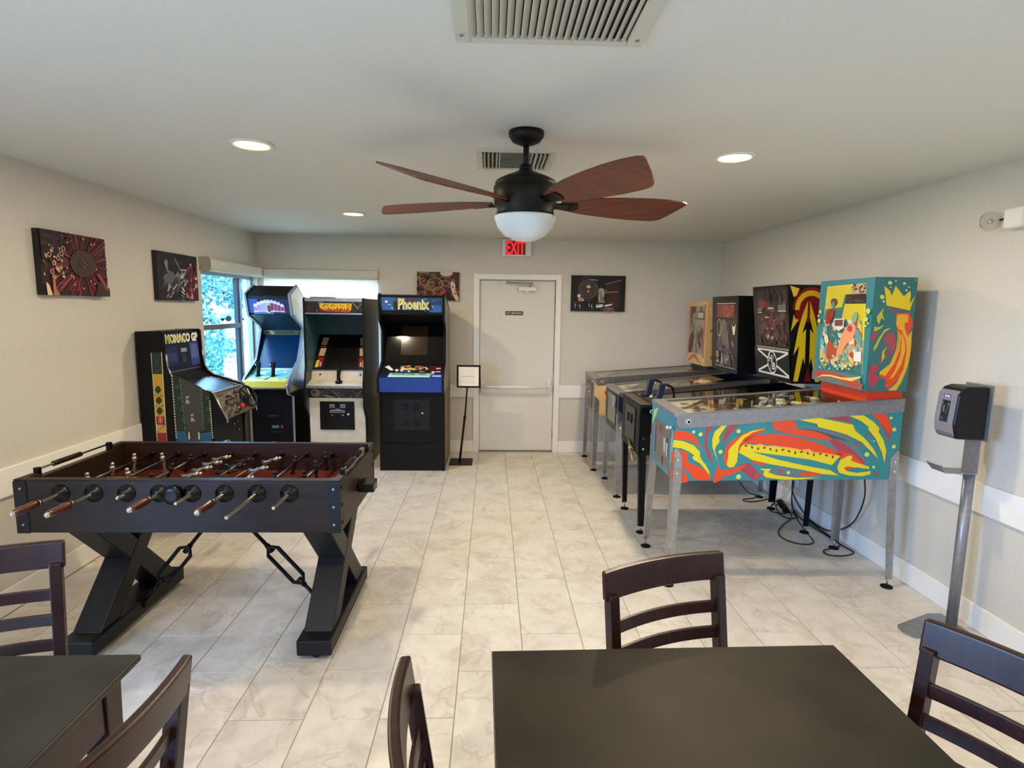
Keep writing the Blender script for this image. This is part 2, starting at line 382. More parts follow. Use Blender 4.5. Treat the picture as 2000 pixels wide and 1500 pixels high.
# windows
m_pane = glass('window_glass', (.97, .985, 1.0), 1.35); m_tint = glass('tinted_glass', (.60, .66, .66), 1.35)
w1 = struct(thing('window_1', None, None, (XL, 0, 0)))
def bar(p, a, b, w=m_alu, name='window_frame'): return MB().box(a, b, w).build(name, p, bevel=.002)
y0, y1, z0, z1 = WIN1
bar(w1, (-.10, y0, z0), (-.05, y0 + .03, z1)); bar(w1, (-.10, y1 - .03, z0), (-.05, y1, z1)); bar(w1, (-.10, y0 + .03, z0), (-.05, y1 - .03, z0 + .035)); bar(w1, (-.10, y0 + .03, z1 - .035), (-.05, y1 - .03, z1))
bar(w1, (-.105, 6.165, z0 + .035), (-.045, 6.215, z1 - .035), name='mullion'); bar(w1, (-.105, y0 + .03, 1.425), (-.045, 6.165, 1.475), name='sash_rail')
bar(w1, (-.09, 6.125, 1.475), (-.05, 6.165, z1 - .035), mat('dark_gasket', '#26363c', .5), name='gasket'); bar(w1, (-.09, 6.125, z0 + .035), (-.05, 6.165, 1.425), mat('dark_gasket', '#26363c', .5), name='gasket')
for a, b, c, d in ((y0 + .03, 6.125, 1.475, z1 - .035), (y0 + .03, 6.125, z0 + .035, 1.425), (6.215, y1 - .03, z0 + .035, z1 - .035)):
    MB().box((-.078, a, c), (-.074, b, d), m_tint).build('window_pane', w1)
MB().box((-.045, y0 - .02, z0 - .03), (.03, y1, z0), m_trim).build('window_sill', w1, bevel=.004)
m_val = mat('shade_fabric', '#cfcbbf', .7)
v1 = tag(MB().prism([(XL + .001, 1.965), (XL + .07, 1.965), (XL + .085, 1.985), (XL + .085, 2.06), (XL + .07, 2.075), (XL + .001, 2.075)], 'y', 5.27, 6.535, m_val).build('roller_shade', bevel=.004), 'raised roller shade above the clear left wall window', 'window shade')
MB().prism([(XL + .001, 1.958), (XL + .09, 1.958), (XL + .105, 1.99), (XL + .105, 2.05), (XL + .09, 2.082), (XL + .001, 2.082)], 'y', 5.262, 5.27, mat('shade_cap', '#a69f8c', .6)).build('end_cap', v1)
w2 = struct(thing('window_2', None, None, (0, YB, 0)))
x0, x1, z0, z1 = WIN2
bar(w2, (x0, .06, z0), (x0 + .03, .11, z1)); bar(w2, (x1 - .03, .06, z0), (x1, .11, z1)); bar(w2, (x0 + .03, .06, z0), (x1 - .03, .11, z0 + .035)); bar(w2, (x0 + .03, .06, z1 - .035), (x1 - .03, .11, z1))
bar(w2, (x0 + .03, .06, 1.42), (x1 - .03, .11, 1.46), name='sash_rail')
for c, d in ((z0 + .035, 1.42), (1.46, z1 - .035)): MB().box((x0 + .03, .083, c), (x1 - .03, .087, d), m_pane).build('window_pane', w2)
MB().box((x0, -.03, z0 - .03), (x1, .06, z0), m_trim).build('window_sill', w2, bevel=.004)
s2 = tag(MB().prism([(YB - .001, 1.955), (YB - .07, 1.955), (YB - .085, 1.975), (YB - .085, 2.055), (YB - .001, 2.066)], 'x', XL + .09, -1.262, m_val).build('roller_shade', bevel=.004), 'lowered white roller shade glowing behind the arcade cabinets', 'window shade')
ms = bpy.data.materials.new('translucent_shade'); ms.use_nodes = True; N = ms.node_tree.nodes; L = ms.node_tree.links; N.clear()
o_ = N.new('ShaderNodeOutputMaterial'); a_ = N.new('ShaderNodeAddShader'); d_ = N.new('ShaderNodeBsdfDiffuse'); t_ = N.new('ShaderNodeBsdfTranslucent')
d_.inputs[0].default_value = (.35, .34, .32, 1); t_.inputs[0].default_value = (.55, .52, .46, 1)
L.new(d_.outputs[0], a_.inputs[0]); L.new(t_.outputs[0], a_.inputs[1]); L.new(a_.outputs[0], o_.inputs[0])
MB().box((x0 + .02, YB - .022, .80), (x1 - .015, YB - .0212, 1.957), ms).build('shade_fabric', s2)
MB().cyl((x0 + .02, YB - .0216, .79), (x1 - .015, YB - .0216, .79), .011, m_val, seg=8).build('hem_bar', s2)
MB().cyl((-1.262, YB - .02, 1.60), (-1.262, YB - .02, 2.10), .003, m_white, seg=6).build('pull_chain', s2)
added_door = struct(thing('added_glass_door', None, None, (XL, 0, 0)))  # invented glass door out of view, added to bring in more daylight
for a, b in ((-1.4, -1.35), (-.325, -.275), (.75, .8)): bar(added_door, (-.11, a, 0), (-.05, b, 2.12))
for a, b in ((0, .06), (2.06, 2.12)): bar(added_door, (-.11, -1.35, a), (-.05, -.325, b)); bar(added_door, (-.11, -.275, a), (-.05, .75, b))
for a, b in ((-1.35, -.325), (-.275, .75)): MB().box((-.082, a, .06), (-.078, b, 2.06), m_pane).build('window_pane', added_door)
MB().box((-.15, -1.4, -.12), (0, .8, 0), m_th).build('threshold', added_door)

# ------------------------------------------------------------------ recessed lights
m_lens = mat('lamp_lens', '#fff3d8', .4, emit='#ffcc80', es=12.0)
m_reft = mat('lamp_trim', '#e6e0d2', .3)
wh = ['recessed ceiling light left of the fan, nearest', 'recessed ceiling light right of the fan', 'small far recessed ceiling light beyond the left fan blades', 'recessed ceiling light hidden behind the right fan blade',
      'recessed ceiling light above the left dining table', 'recessed ceiling light above the right dining table', 'recessed ceiling light behind the viewer, left', 'recessed ceiling light behind the viewer, right']
for i, (x, y) in enumerate(CANS):
    t = thing('recessed_light', 'round warm ' + wh[i], 'light', (x, y, ZC), 0, 'recessed ceiling lights')
    MB().lathe([(.078, .0), (.102, .0), (.102, -.006), (.088, -.012), (.078, -.008), (.078, 0)], m_reft, seg=32, caps=False).build('trim_ring', t)
    MB().lathe([(.0001, -.004), (.078, -.004), (.078, -.001), (.0001, -.001)], m_lens, seg=28).build('lens', t)
    d = bpy.data.lights.new('lamp', 'AREA'); d.shape = 'DISK'; d.size = .12; d.energy = CAN_POWER; d.color = (1.0, .825, .58)
    l = bpy.data.objects.new('lamp', d); C.objects.link(l); l.parent = t; l.location = (0, 0, -.015)

# ------------------------------------------------------------------ ceiling vents
m_vent = mat('vent_paint', '#c9c6b6', .5); m_dk = mat('vent_dark', '#15140f', .9)
v = thing('return_vent', 'large slatted return air grille on the ceiling, nearest the viewer', 'vent', (0, 0, ZC))
fx0, fx1, fy0, fy1 = -.112, .425, 1.22, 1.775
f = MB()
for a, b in (((fx0, fy0), (fx0 + .045, fy1)), ((fx1 - .045, fy0), (fx1, fy1)), ((fx0 + .045, fy0), (fx1 - .045, fy0 + .03)), ((fx0 + .045, fy1 - .032), (fx1 - .045, fy1))): f.box((a[0], a[1], -.012), (b[0], b[1], 0), m_vent)
f.build('frame', v, bevel=.003)
MB().box((fx0 + .045, fy0 + .03, -.0015), (fx1 - .045, fy1 - .032, -.0005), m_dk).build('backing', v)
n = 22; w = (fx1 - fx0 - .09) / n
for i in range(n):
    x = fx0 + .045 + w * (i + .5)
    MB().hexa([(x - .011, fy0 + .03, -.015), (x - .0095, fy0 + .03, -.015), (x - .0095, fy1 - .032, -.015), (x - .011, fy1 - .032, -.015)], [(x + .0055, fy0 + .03, -.003), (x + .007, fy0 + .03, -.003), (x + .007, fy1 - .032, -.003), (x + .0055, fy1 - .032, -.003)], m_vent).build('slat', v)
for x, y in ((fx0 + .02, fy1 - .05), (fx1 - .02, fy1 - .05)): MB().cyl((x, y, -.015), (x, y, -.012), .006, m_steel, seg=10).build('screw', v)
v = thing('supply_vent', 'small supply air register on the ceiling behind the fan', 'vent', (0, 0, ZC))
fx0, fx1, fy0, fy1 = -.085, .315, 2.93, 3.32
f = MB()
for a, b in (((fx0, fy0), (fx0 + .03, fy1)), ((fx1 - .03, fy0), (fx1, fy1)), ((fx0 + .03, fy0), (fx1 - .03, fy0 + .03)), ((fx0 + .03, fy1 - .03), (fx1 - .03, fy1)), ((.03, fy0 + .03), (.036, fy1 - .03)), ((.194, fy0 + .03), (.2, fy1 - .03))): f.box((a[0], a[1], -.008), (b[0], b[1], 0), m_vent)
f.build('frame', v, bevel=.002)
MB().box((fx0 + .03, fy0 + .03, -.0015), (fx1 - .03, fy1 - .03, -.0005), m_dk).build('backing', v)
for i in range(4):
    for x, s in ((fx0 + .045 + i * .021, -1), (.213 + i * .021, 1)):
        MB().hexa([(x - .001 + s * .008, fy0 + .03, -.016), (x + .001 + s * .008, fy0 + .03, -.016), (x + .001 + s * .008, fy1 - .03, -.016), (x - .001 + s * .008, fy1 - .03, -.016)], [(x - .001, fy0 + .03, -.002), (x + .001, fy0 + .03, -.002), (x + .001, fy1 - .03, -.002), (x - .001, fy1 - .03, -.002)], m_vent).build('slat', v)
for i in range(7):
    y = fy0 + .05 + i * .042
    MB().hexa([(.036, y - .012, -.013), (.194, y - .012, -.013), (.194, y - .010, -.013), (.036, y - .010, -.013)], [(.036, y, -.002), (.194, y, -.002), (.194, y + .002, -.002), (.036, y + .002, -.002)], m_vent).build('slat', v)

# ------------------------------------------------------------------ ceiling fan
m_brz = mat('dark_bronze', '#0f0e0c', .45, .3, spec=.3); m_blade = noisy('cherry_wood', '#4e2012', '#6e3219', .45, 5, (1, 14, 1))
fan = thing('ceiling_fan', 'dark bronze ceiling fan with five cherry wood blades and frosted bowl', 'fan', (.145, 2.64, 0))
MB().lathe([(.0001, ZC - .058), (.03, ZC - .056), (.062, ZC - .042), (.078, ZC - .02), (.078, ZC)], m_brz, seg=28).build('canopy', fan)
MB().cyl((0, 0, 2.27), (0, 0, 2.40), .013, m_brz).lathe([(.03, 2.265), (.03, 2.29), (.022, 2.295), (.013, 2.30)], m_brz).build('downrod', fan)
MB().lathe([(.0001, 2.07), (.128, 2.07), (.132, 2.085), (.128, 2.10), (.138, 2.12), (.142, 2.15), (.142, 2.198), (.134, 2.206), (.137, 2.212), (.13, 2.224), (.10, 2.24), (.06, 2.256), (.034, 2.268), (.0001, 2.27)], m_brz, seg=36).build('motor_housing', fan)
MB().lathe([(.0001, 1.962), (.05, 1.968), (.092, 1.988), (.122, 2.022), (.136, 2.06), (.137, 2.072), (.12, 2.074)], mat('frosted_glass', '#d5dad8', .35), seg=32).build('glass_bowl', fan)
for k in range(5):
    a = R(14 + 72 * k); M = Matrix.Rotation(a, 4, 'Z') @ Matrix.Translation((0, 0, 2.128)) @ Matrix.Rotation(R(-23), 4, 'X')
    out = [(.165, -.03), (.24, -.056), (.34, -.076), (.46, -.090), (.58, -.098), (.68, -.098), (.745, -.092), (.772, -.082), (.770, -.066), (.735, .010), (.705, .060), (.685, .074), (.64, .080), (.54, .080), (.42, .072), (.28, .056), (.165, .03)]
    MB(M).prism(out, 'z', 0, .007, m_blade).build('blade', fan)
    MB(M).prism([(.10, -.02), (.19, -.022), (.24, -.028), (.255, 0), (.24, .028), (.19, .022), (.10, .02)], 'z', -.006, 0, m_brz).cyl((.215, .012, -.009), (.215, .012, -.006), .005, m_brz, seg=8).cyl((.215, -.012, -.009), (.215, -.012, -.006), .005, m_brz, seg=8).build('blade_bracket', fan)

# ------------------------------------------------------------------ exit sign, emergency light, wall plate
ex = thing('exit_sign', 'white box exit sign with red letters above the door', 'sign', (.271, YB, 0))
MB().box((-.162, -.05, 2.24), (.162, -.001, 2.425), m_white).build('housing', ex, bevel=.006)
m_red = mat('exit_red', '#ff2a2a', .4, emit='#ff1020', es=1.5)
a = Art((-.115, -.0505, 2.262), (.20, 0, 0), (0, 0, .14)); a.rect('#7a1418', -.04, -.04, 1.06, 1.04).text(m_red, 'EXIT', 0, .0, 1.02, 1.0, bold=.015).build('lettering', ex)
em = thing('emergency_light', 'white twin head emergency light high on the right wall', 'light', (XR, 2.735, 2.14))
MB().box((-.055, -.13, -.05), (-.001, .13, .05), m_white).build('housing', em, bevel=.012)
MB().box((-.058, -.06, -.045), (-.055, .02, .04), mat('indicator_panel', '#cfd8d2', .3)).build('front_cover', em)
m_clear = glass('clear_plastic', (.93, .93, .93), 1.5, .05)
for y in (.165, -.165):
    MB().lathe([(.0001, .0), (.03, .004), (.044, .02), (.05, .05)], m_clear, (-.05, y, 0), 'y', 20).cyl((-.045, y * .8, 0), (-.045, y * .93, 0), .006, m_dark, seg=8).lathe([(.002, .03), (.012, .034), (.012, .045), (.0001, .046)], m_chrome, (-.05, y, 0), 'y', 12).build('lamp_head', em)
tag(MB().box((XR - .004, 3.325, 1.435), (XR - .0005, 3.352, 1.52), mat('plate_ivory', '#d8d4c6', .4)).build('wall_plate', bevel=.0015), 'narrow blank wall plate beside the fish-painted pinball backbox', 'wall plate')
oc = tag(MB().box((XR - .02, 4.60, .20), (XR - .0005, 4.68, .315), m_white).build('wall_outlet', bevel=.003), 'white wall outlet box low on right wall behind pinball tables', 'outlet')
# ------------------------------------------------------------------ canvas prints
def canvas(label, O, U, V, draw, dep=.035):
    """O bottom-left of the front face, U width, V height"""
    O, U, V = Vector(O), Vector(U), Vector(V); n = U.cross(V).normalized()
    t = thing('canvas_print', label, 'picture', O - n * dep, 0, 'canvas pictures'); L = [Vector((0, 0, 0)), U, U + V, V]
    MB().hexa(L, [p + n * dep for p in L], mat('canvas_edge', '#0c0a0b', .6)).build('canvas', t)
    a = Art(n * dep, U, V, gloss=.7); draw(a); a.build('picture', t)
def pic1(a):
    a.rect('#2c1418', 0, 0, 1, 1); rd = random.Random(4); cx, cy = .60, .53
    for i in range(120):
        t = rd.uniform(0, 6.283); r0 = rd.uniform(.16, .34); r1 = r0 + rd.uniform(.15, .6); w = rd.uniform(.006, .028)
        def q(r, dt): return (min(1, max(.14, cx + r * math.cos(t + dt) * .8)), min(1, max(0, cy + r * math.sin(t + dt))))
        a.poly(rd.choice(['#5e1c28', '#7c2a36', '#8e3444', '#4a1a20', '#6c2430', '#3a1418', '#a0424e', '#94303c']), [q(r0, -w), q(r1, -w * 1.6), q(r1 * 1.03, w), q(r0, w)]); a.k -= 1 if i % 5 else 0
    for i in range(16):
        t = rd.uniform(0, 6.283); r = rd.uniform(.3, .5); a.disc('#d98a8c', cx + r * math.cos(t) * .7, cy + r * math.sin(t), .012, .018); a.k -= 1
    a.k += 1; a.disc('#33201f', cx, cy, .20, .215, 26)
    for r in (.19, .15, .11): a.ring('#6a524c', cx, cy, r, r * 1.08, .010)
    a.strokes(['#6e3a38', '#241414', '#7f5a52'], 10, cx - .07, cy - .08, cx + .07, cy + .08, .08, .02, 3)
    a.rect('#22131a', 0, .55, .30, 1); a.strokes(['#33202c', '#452c3a', '#1a0e14'], 14, 0, .72, .45, 1, .2, .06, 8)
    a.strokes(['#c69a76', '#8a5a3c', '#e0bf9c', '#5e3420'], 26, .01, .25, .30, .8, .08, .03, 6, 1.8)
    for x, y in ((.10, .62), (.16, .50), (.22, .58), (.12, .36), (.20, .42), (.27, .66), (.30, .74), (.14, .28)): a.ring('#cfa27c', x, y, .028, .04, .012, 12)
    a.poly('#e2cba0', [(.03, .0), (.10, 0), (.06, .16), (.02, .2)]).poly('#b5714e', [(.11, 0), (.20, 0), (.15, .12), (.15, .32), (.12, .32)]).poly('#35281f', [(.74, 0), (1, 0), (1, .14), (.82, .26)]).poly('#8f3a45', [(.78, .38), (.84, .40), (.99, .12), (.95, .1)])
def pic2(a):
    a.rect('#17151f', 0, 0, 1, 1); a.strokes(['#241f30', '#2c2638', '#1c1a22'], 24, .1, .3, 1, 1, .3, .12, 2)
    a.rect('#3f1622', .72, 0, 1, .75); a.strokes(['#7e2f42', '#a25468', '#5a1a28', '#c88c9c', '#92384c'], 34, .66, .03, 1, .8, .16, .05, 11, 1.5)
    a.strokes(['#6b6870', '#8a868c', '#4a4850', '#a9a5a6', '#3b3944'], 40, .06, .05, .66, .62, .28, .03, 5, 1.05)
    a.poly('#77737c', [(.15, .80), (.20, .84), (.24, .80), (.23, .66), (.28, .56), (.22, .58), (.17, .68)], True).poly('#5c5a62', [(.12, .50), (.30, .60), (.40, .52), (.30, .34), (.14, .40)], True)
    a.line('#8a8688', (.40, .90), (.52, .68), .02).line('#b9b6b0', (.52, .66), (.70, .67), .025)
    for i in range(4): a.poly('#efe7da', [(.52 - i * .016, .30 - i * .085), (.565 - i * .014, .28 - i * .085), (.62, .20 - i * .07), (.60, .185 - i * .06)])
    a.poly('#c98660', [(.76, .04), (.84, .04), (.82, .16), (.79, .17)]); a.disc('#d6a5b4', .80, .80, .025, .03).disc('#cf9fae', .93, .34, .035, .05).disc('#e5d5dd', .93, .50, .03, .03)
    a.strokes(['#bcb8bb', '#8e8a90', '#55525a'], 12, .45, .4, .72, .66, .12, .05, 19, 1.6)
def pic3(a):
    a.rect('#4c241f', 0, 0, 1, 1); a.strokes(['#7a4a36', '#5e2a22', '#8a6a48', '#33140f', '#92563e', '#6e5a34'], 60, 0, 0, 1, 1, .25, .09, 21)
    for x, y, r in ((.17, .66, .12), (.43, .58, .19), (.33, .56, .09), (.28, .25, .12), (.52, .34, .13), (.68, .6, .10), (.12, .2, .1)):
        a.ring('#b08a66', x, y, r, r * 1.15, .02).ring('#6d4a30', x, y, r * .7, r * .8, .018, 18)
    a.disc('#d3bfae', .70, .96, .15, .11).disc('#26161a', .06, .40, .07, .10).poly('#a83a30', [(.52, .22), (.68, .40), (.66, .12), (.58, .1)])
    a.poly('#d8bcae', [(.80, .66), (.90, .60), (.92, .30), (1, .05), (.92, .02), (.82, .36)], True).poly('#1d1512', [(.66, .02), (.88, .02), (.78, .28), (.72, .3)]).disc('#5a3a36', .855, .48, .02, .03).disc('#b4423c', .90, .24, .03, .04)
    a.strokes(['#c9a884', '#e2c9a6', '#8a3a2c', '#4d2a1a'], 22, .02, .02, .98, .98, .09, .03, 7)
def pic4(a):
    a.rect('#0b0909', 0, 0, 1, 1); a.disc('#3d332e', .31, .62, .18, .27, 28).ring('#6a5c54', .31, .62, .18, .27, .014).ring('#51463f', .31, .62, .13, .20, .01)
    a.strokes(['#2a2320', '#5e524a', '#4a3f39'], 16, .16, .40, .46, .84, .12, .02, 3); a.ring('#4a444e', .27, .86, .085, .10, .014).line('#a9a39c', (.35, .89), (.48, .87), .022)
    a.disc('#c9beb0', .315, .68, .036, .055).disc('#b5a99a', .31, .56, .018, .03).disc('#0c0a09', .30, .635, .012, .02).disc('#0c0a09', .33, .635, .012, .02)
    a.rect('#8d8179', .50, .24, .60, .64).strokes(['#b9ada4', '#6a5f58', '#d2c7bd'], 14, .50, .24, .64, .66, .28, .02, 5, 1.57)
    a.poly('#2b1a12', [(.64, .74), (.88, .84), (.90, .5), (.64, .5)]).line('#8a7a6a', (.62, .76), (.92, .88), .02).rect('#3a1c14', .66, .10, .9, .5).line('#7c6250', (.62, .53), (.86, .56), .04)
    a.poly('#e6e4da', [(.46, .10), (.60, .13), (.59, .2), (.47, .19)]).poly('#dfdccf', [(.62, .13), (.76, .18), (.76, .22), (.62, .18)]).disc('#d9d2bf', .14, .43, .03, .05).disc('#c7786e', .17, .33, .05, .06).disc('#ecc0a8', .22, .31, .016, .025)
    for x, y in ((.07, .12), (.16, .10), (.33, .14), (.38, .1)): a.poly('#b8bcc6', [(x - .01, y + .08), (x + .012, y + .08), (x + .008, y - .05)])
    for i in range(4): a.ring('#a2707a', .70, .045, .11 - i * .03, .07 - i * .018, .012, 16)
    a.strokes(['#56525c', '#2b2a30', '#7b3a34', '#8c8884', '#3a3634'], 30, .03, .03, .62, .32, .07, .025, 9)
canvas('canvas print of a red radial pinball bumper, nearest on the left wall', (XL + .036, 3.405, 1.705), (0, .56, 0), (0, 0, .372), pic1)
canvas('canvas print in grey and crimson, on left wall beside the window', (XL + .036, 4.555, 1.692), (0, .60, 0), (0, 0, .375), pic2)
canvas('canvas print of tan and red gears, half hidden by arcade cabinet, left of the door', (-.836, YB - .036, 1.744), (.468, 0, 0), (0, 0, .311), pic3)
canvas('black canvas print with silver disc and skull, right of the door', (.894, YB - .036, 1.644), (.612, 0, 0), (0, 0, .400), pic4)

# ------------------------------------------------------------------ dining tables and chairs
m_esp = noisy('espresso_wood', '#1a0a07', '#27110c', .36, 6, (1, 1, 12), spec=.35)
m_esph = noisy('espresso_rail', '#1c0a07', '#2c120b', .30, 6, (12, 1, 1), spec=.42)
m_top = noisy('slate_laminate', '#1c1913', '#302b20', .5, 4.5, (1, 1, 1), 9, lo=.3, hi=.72, spec=.22)
m_edge = mat('table_edge', '#0e0d0c', .4)
def table(label, cx, cy, rz):
    t = thing('dining_table', label, 'table', (cx, cy, 0), rz); h = .475
    MB().box((-h, -h, .733), (h, h, .7498), m_edge).build('table_edge', t, bevel=.003)
    MB().box((-h + .004, -h + .004, .7498), (h - .004, h - .004, .7512), m_top).build('tabletop', t)
    for s in (-1, 1):
        MB().box((-h + .09, s * (h - .05) - .01, .60), (h - .09, s * (h - .05) + .01, .733), m_esph).build('apron', t, bevel=.003)
        MB().box((s * (h - .05) - .01, -h + .09, .60), (s * (h - .05) + .01, h - .09, .733), m_esph).build('apron', t, bevel=.003)
        for r in (-1, 1):
            x, y = s * (h - .065), r * (h - .065)
            MB().hexa([(x - .022, y - .022, 0), (x + .022, y - .022, 0), (x + .022, y + .022, 0), (x - .022, y + .022, 0)], [(x - .032, y - .032, .733), (x + .032, y - .032, .733), (x + .032, y + .032, .733), (x - .032, y + .032, .733)], m_esp).build('leg', t, bevel=.004)
    return t
table('square dark slate-topped dining table at the front right', .491, .972, R(1))
table('square dark slate-topped dining table in the lower left corner', -1.384, .958, R(.5))
m_seat = noisy('seat_vinyl', '#17110e', '#1f1814', .45, 20)
def slat_mb(z0, z1, w, t, bow, yb, n=24, tilt=0.0):
    mb = MB(); lo = []; vs = []; 
    for i in range(n + 1):
        x = -w / 2 + w * i / n; b = bow * (1 - (2 * x / w) ** 2) + yb
        vs += [(x, b - t / 2, z0), (x, b + t / 2, z0), (x, b + t / 2 + tilt, z1), (x, b - t / 2 + tilt, z1)]
    fs = []
    for i in range(n):
        a = 4 * i
        for j in range(4): fs.append((a + j, a + (j + 1) % 4, a + 4 + (j + 1) % 4, a + 4 + j))
    fs += [(0, 3, 2, 1), (4 * n, 4 * n + 1, 4 * n + 2, 4 * n + 3)]
    return mb.add(vs, fs, m_esph)
def make_chair():
    t = thing('dining_chair', None, None)
    lean = lambda z: .185 + max(0, z - .45) * .14
    for s in (-1, 1):
        x = s * .195; q = .016
        mb = MB(); zs = [(0, .24), (.25, .19), (.45, .185), (.65, lean(.65)), (.835, lean(.835))]
        for (za, ya), (zb, yb_) in zip(zs, zs[1:]):
            mb.hexa([(x - q, ya - .019, za), (x + q, ya - .019, za), (x + q, ya + .019, za), (x - q, ya + .019, za)], [(x - q, yb_ - .019, zb), (x + q, yb_ - .019, zb), (x + q, yb_ + .019, zb), (x - q, yb_ + .019, zb)], m_esp)
        mb.build('rear_post', t, bevel=.003)
        x = s * .19
        MB().hexa([(x - .014, -.212, 0), (x + .014, -.212, 0), (x + .014, -.184, 0), (x - .014, -.184, 0)], [(x - .021, -.22, .44), (x + .021, -.22, .44), (x + .021, -.178, .44), (x - .021, -.178, .44)], m_esp).build('front_leg', t, bevel=.003)
        MB().box((s * .19 - .009, -.18, .20), (s * .19 + .009, .19, .235), m_esp).build('stretcher', t, bevel=.002)
        MB().box((s * .19 - .010, -.18, .385), (s * .19 + .010, .168, .44), m_esp).build('seat_rail', t, bevel=.002)
    MB().box((-.17, -.209, .385), (.17, -.189, .44), m_esp).build('seat_rail', t, bevel=.002)
    MB().box((-.18, .175, .385), (.18, .195, .44), m_esp).build('seat_rail', t, bevel=.002)
    MB().prism([(-.218, -.225), (.218, -.225), (.205, .16), (-.205, .16)], 'z', .441, .478, m_seat).build('seat', t, bevel=.012, seg=3)
    slat_mb(.815, .90, .438, .024, .028, lean(.85) - .002, tilt=.012).build('top_rail', t, bevel=.006, seg=3)
    for z in (.735, .655, .575): slat_mb(z - .018, z + .018, .365, .012, .024, lean(z) - .004, tilt=.004).build('back_slat', t, bevel=.002)
    return t
chair0 = make_chair()
def dup(root):
    r = root.copy(); C.objects.link(r)
    for ch in list(root.children):
        c = ch.copy(); C.objects.link(c); c.parent = r
        for g in ch.children:
            d = g.copy(); C.objects.link(d); d.parent = c
    return r
for i, (x, y, a, lab) in enumerate([
        (.54, 1.66, 19.7, 'dark wood ladder-back chair on the far side of the right dining table'),
        (1.20, 1.13, -64.8, 'dark wood ladder-back chair at the right edge of the photo, catching blue daylight'),
        (-.145, .975, 100, 'dark wood ladder-back chair seen edge-on left of the right dining table'),
        (-1.576, 1.735, 25, 'dark wood ladder-back chair behind the left dining table, before the foosball table'),
        (-.690, .985, -97, 'dark wood ladder-back chair at the right side of the left dining table')]):
    c = chair0 if i == 0 else dup(chair0)
    a = R(a); c.location = (x + .25 * math.sin(a), y - .25 * math.cos(a), 0); c.rotation_euler = (0, 0, a)
    tag(c, lab, 'chair', 'ladder-back chairs around the dining tables')

# ------------------------------------------------------------------ foosball table
m_fw = noisy('foosball_wood', '#1c130e', '#2a1d15', .45, 5, (2, 14, 14), spec=.28)
m_fi = noisy('foosball_inner', '#24110b', '#331a10', .4, 5, (2, 14, 14), spec=.25)
m_field = noisy('foosball_field', '#4c1a0d', '#5e2412', .35, 4, (2, 10, 1))
m_leg = noisy('foosball_leg', '#101215', '#16181b', .45, 12, spec=.3)
m_hw = noisy('handle_wood', '#3e1a0e', '#5a2a18', .22, 10, (6, 1, 6), coat=.6)
FX0, FX1, FY0, FY1, FZ0, FZ1 = -2.145, -.69, 2.58, 3.33, .62, .872
ft = thing('foosball_table', 'dark wood foosball table with X-shaped legs', 'foosball table', (0, 0, 0))
for n_, a, b in (('front_wall', FY0, FY0 + .035), ('rear_wall', FY1 - .035, FY1)):
    MB().box((FX0, a, FZ0), (FX1, b, FZ1 - .008), m_fw).box((FX0, a - .002, FZ1 - .008), (FX1, b + .002, FZ1), m_fw).build(n_, ft, bevel=.003)
for x0, x1 in ((FX0, FX0 + .035), (FX1 - .035, FX1)):
    p = [(FY0 + .035, FZ0), (FY1 - .035, FZ0), (FY1 - .035, FZ1 - .001), (FY1 - .10, FZ1 - .001), (FY1 - .13, FZ1 - .022), (FY0 + .13, FZ1 - .022), (FY0 + .10, FZ1 - .001), (FY0 + .035, FZ1 - .001)]
    MB().prism(p, 'x', x0, x1, m_fw).build('end_wall', ft, bevel=.002)
MB().box((FX0 + .035, FY0 + .035, .70), (FX1 - .035, FY1 - .035, .712), m_field).build('playing_field', ft)
fl = Art((FX0 + .035, FY0 + .035, .712), (FX1 - FX0 - .07, 0, 0), (0, FY1 - FY0 - .07, 0), gloss=.3)
fl.rect('#d8cfc0', .498, 0, .502, 1).ring('#d8cfc0', .5, .5, .075, .15, .004, 28)
for s in (0, 1):
    q = lambda x: x if s == 0 else 1 - x
    fl.rect('#d8cfc0', q(.11), .22, q(.114), .78).rect('#d8cfc0', q(0), .22, q(.114), .228).rect('#d8cfc0', q(0), .772, q(.114), .78)
fl.build('field_lines', ft)
MB().box((FX0 + .02, FY0 + .02, FZ0 - .006), (FX1 - .02, FY1 - .02, FZ0), m_black).build('underside', ft)
for a in (FY0 + .035, FY1 - .0365): MB().box((FX0 + .036, a, .713), (FX1 - .036, a + .0015, FZ1 - .01), m_fi).build('inner_lining', ft)
for x in (FX0, FX1):
    for y in (FY0, FY1):
        s, r = (1 if x == FX0 else -1), (1 if y == FY0 else -1)
        b = MB().box((x - s * .002, y - r * .004, FZ0 - .001), (x + s * .055, y - r * .0005, FZ1 - .009), m_leg)
        for z in (.66, .745, .83): b.cyl((x + s * .03, y - r * .004, z), (x + s * .03, y - r * .008, z), .006, m_steel, seg=8)
        b.build('corner_bracket', ft, bevel=.001)
        b = MB()
        for z in (.66, .745, .83): b.cyl((x, y + r * .03, z), (x - s * .005, y + r * .03, z), .008, m_dark, seg=10)
        b.build('bolts', ft)
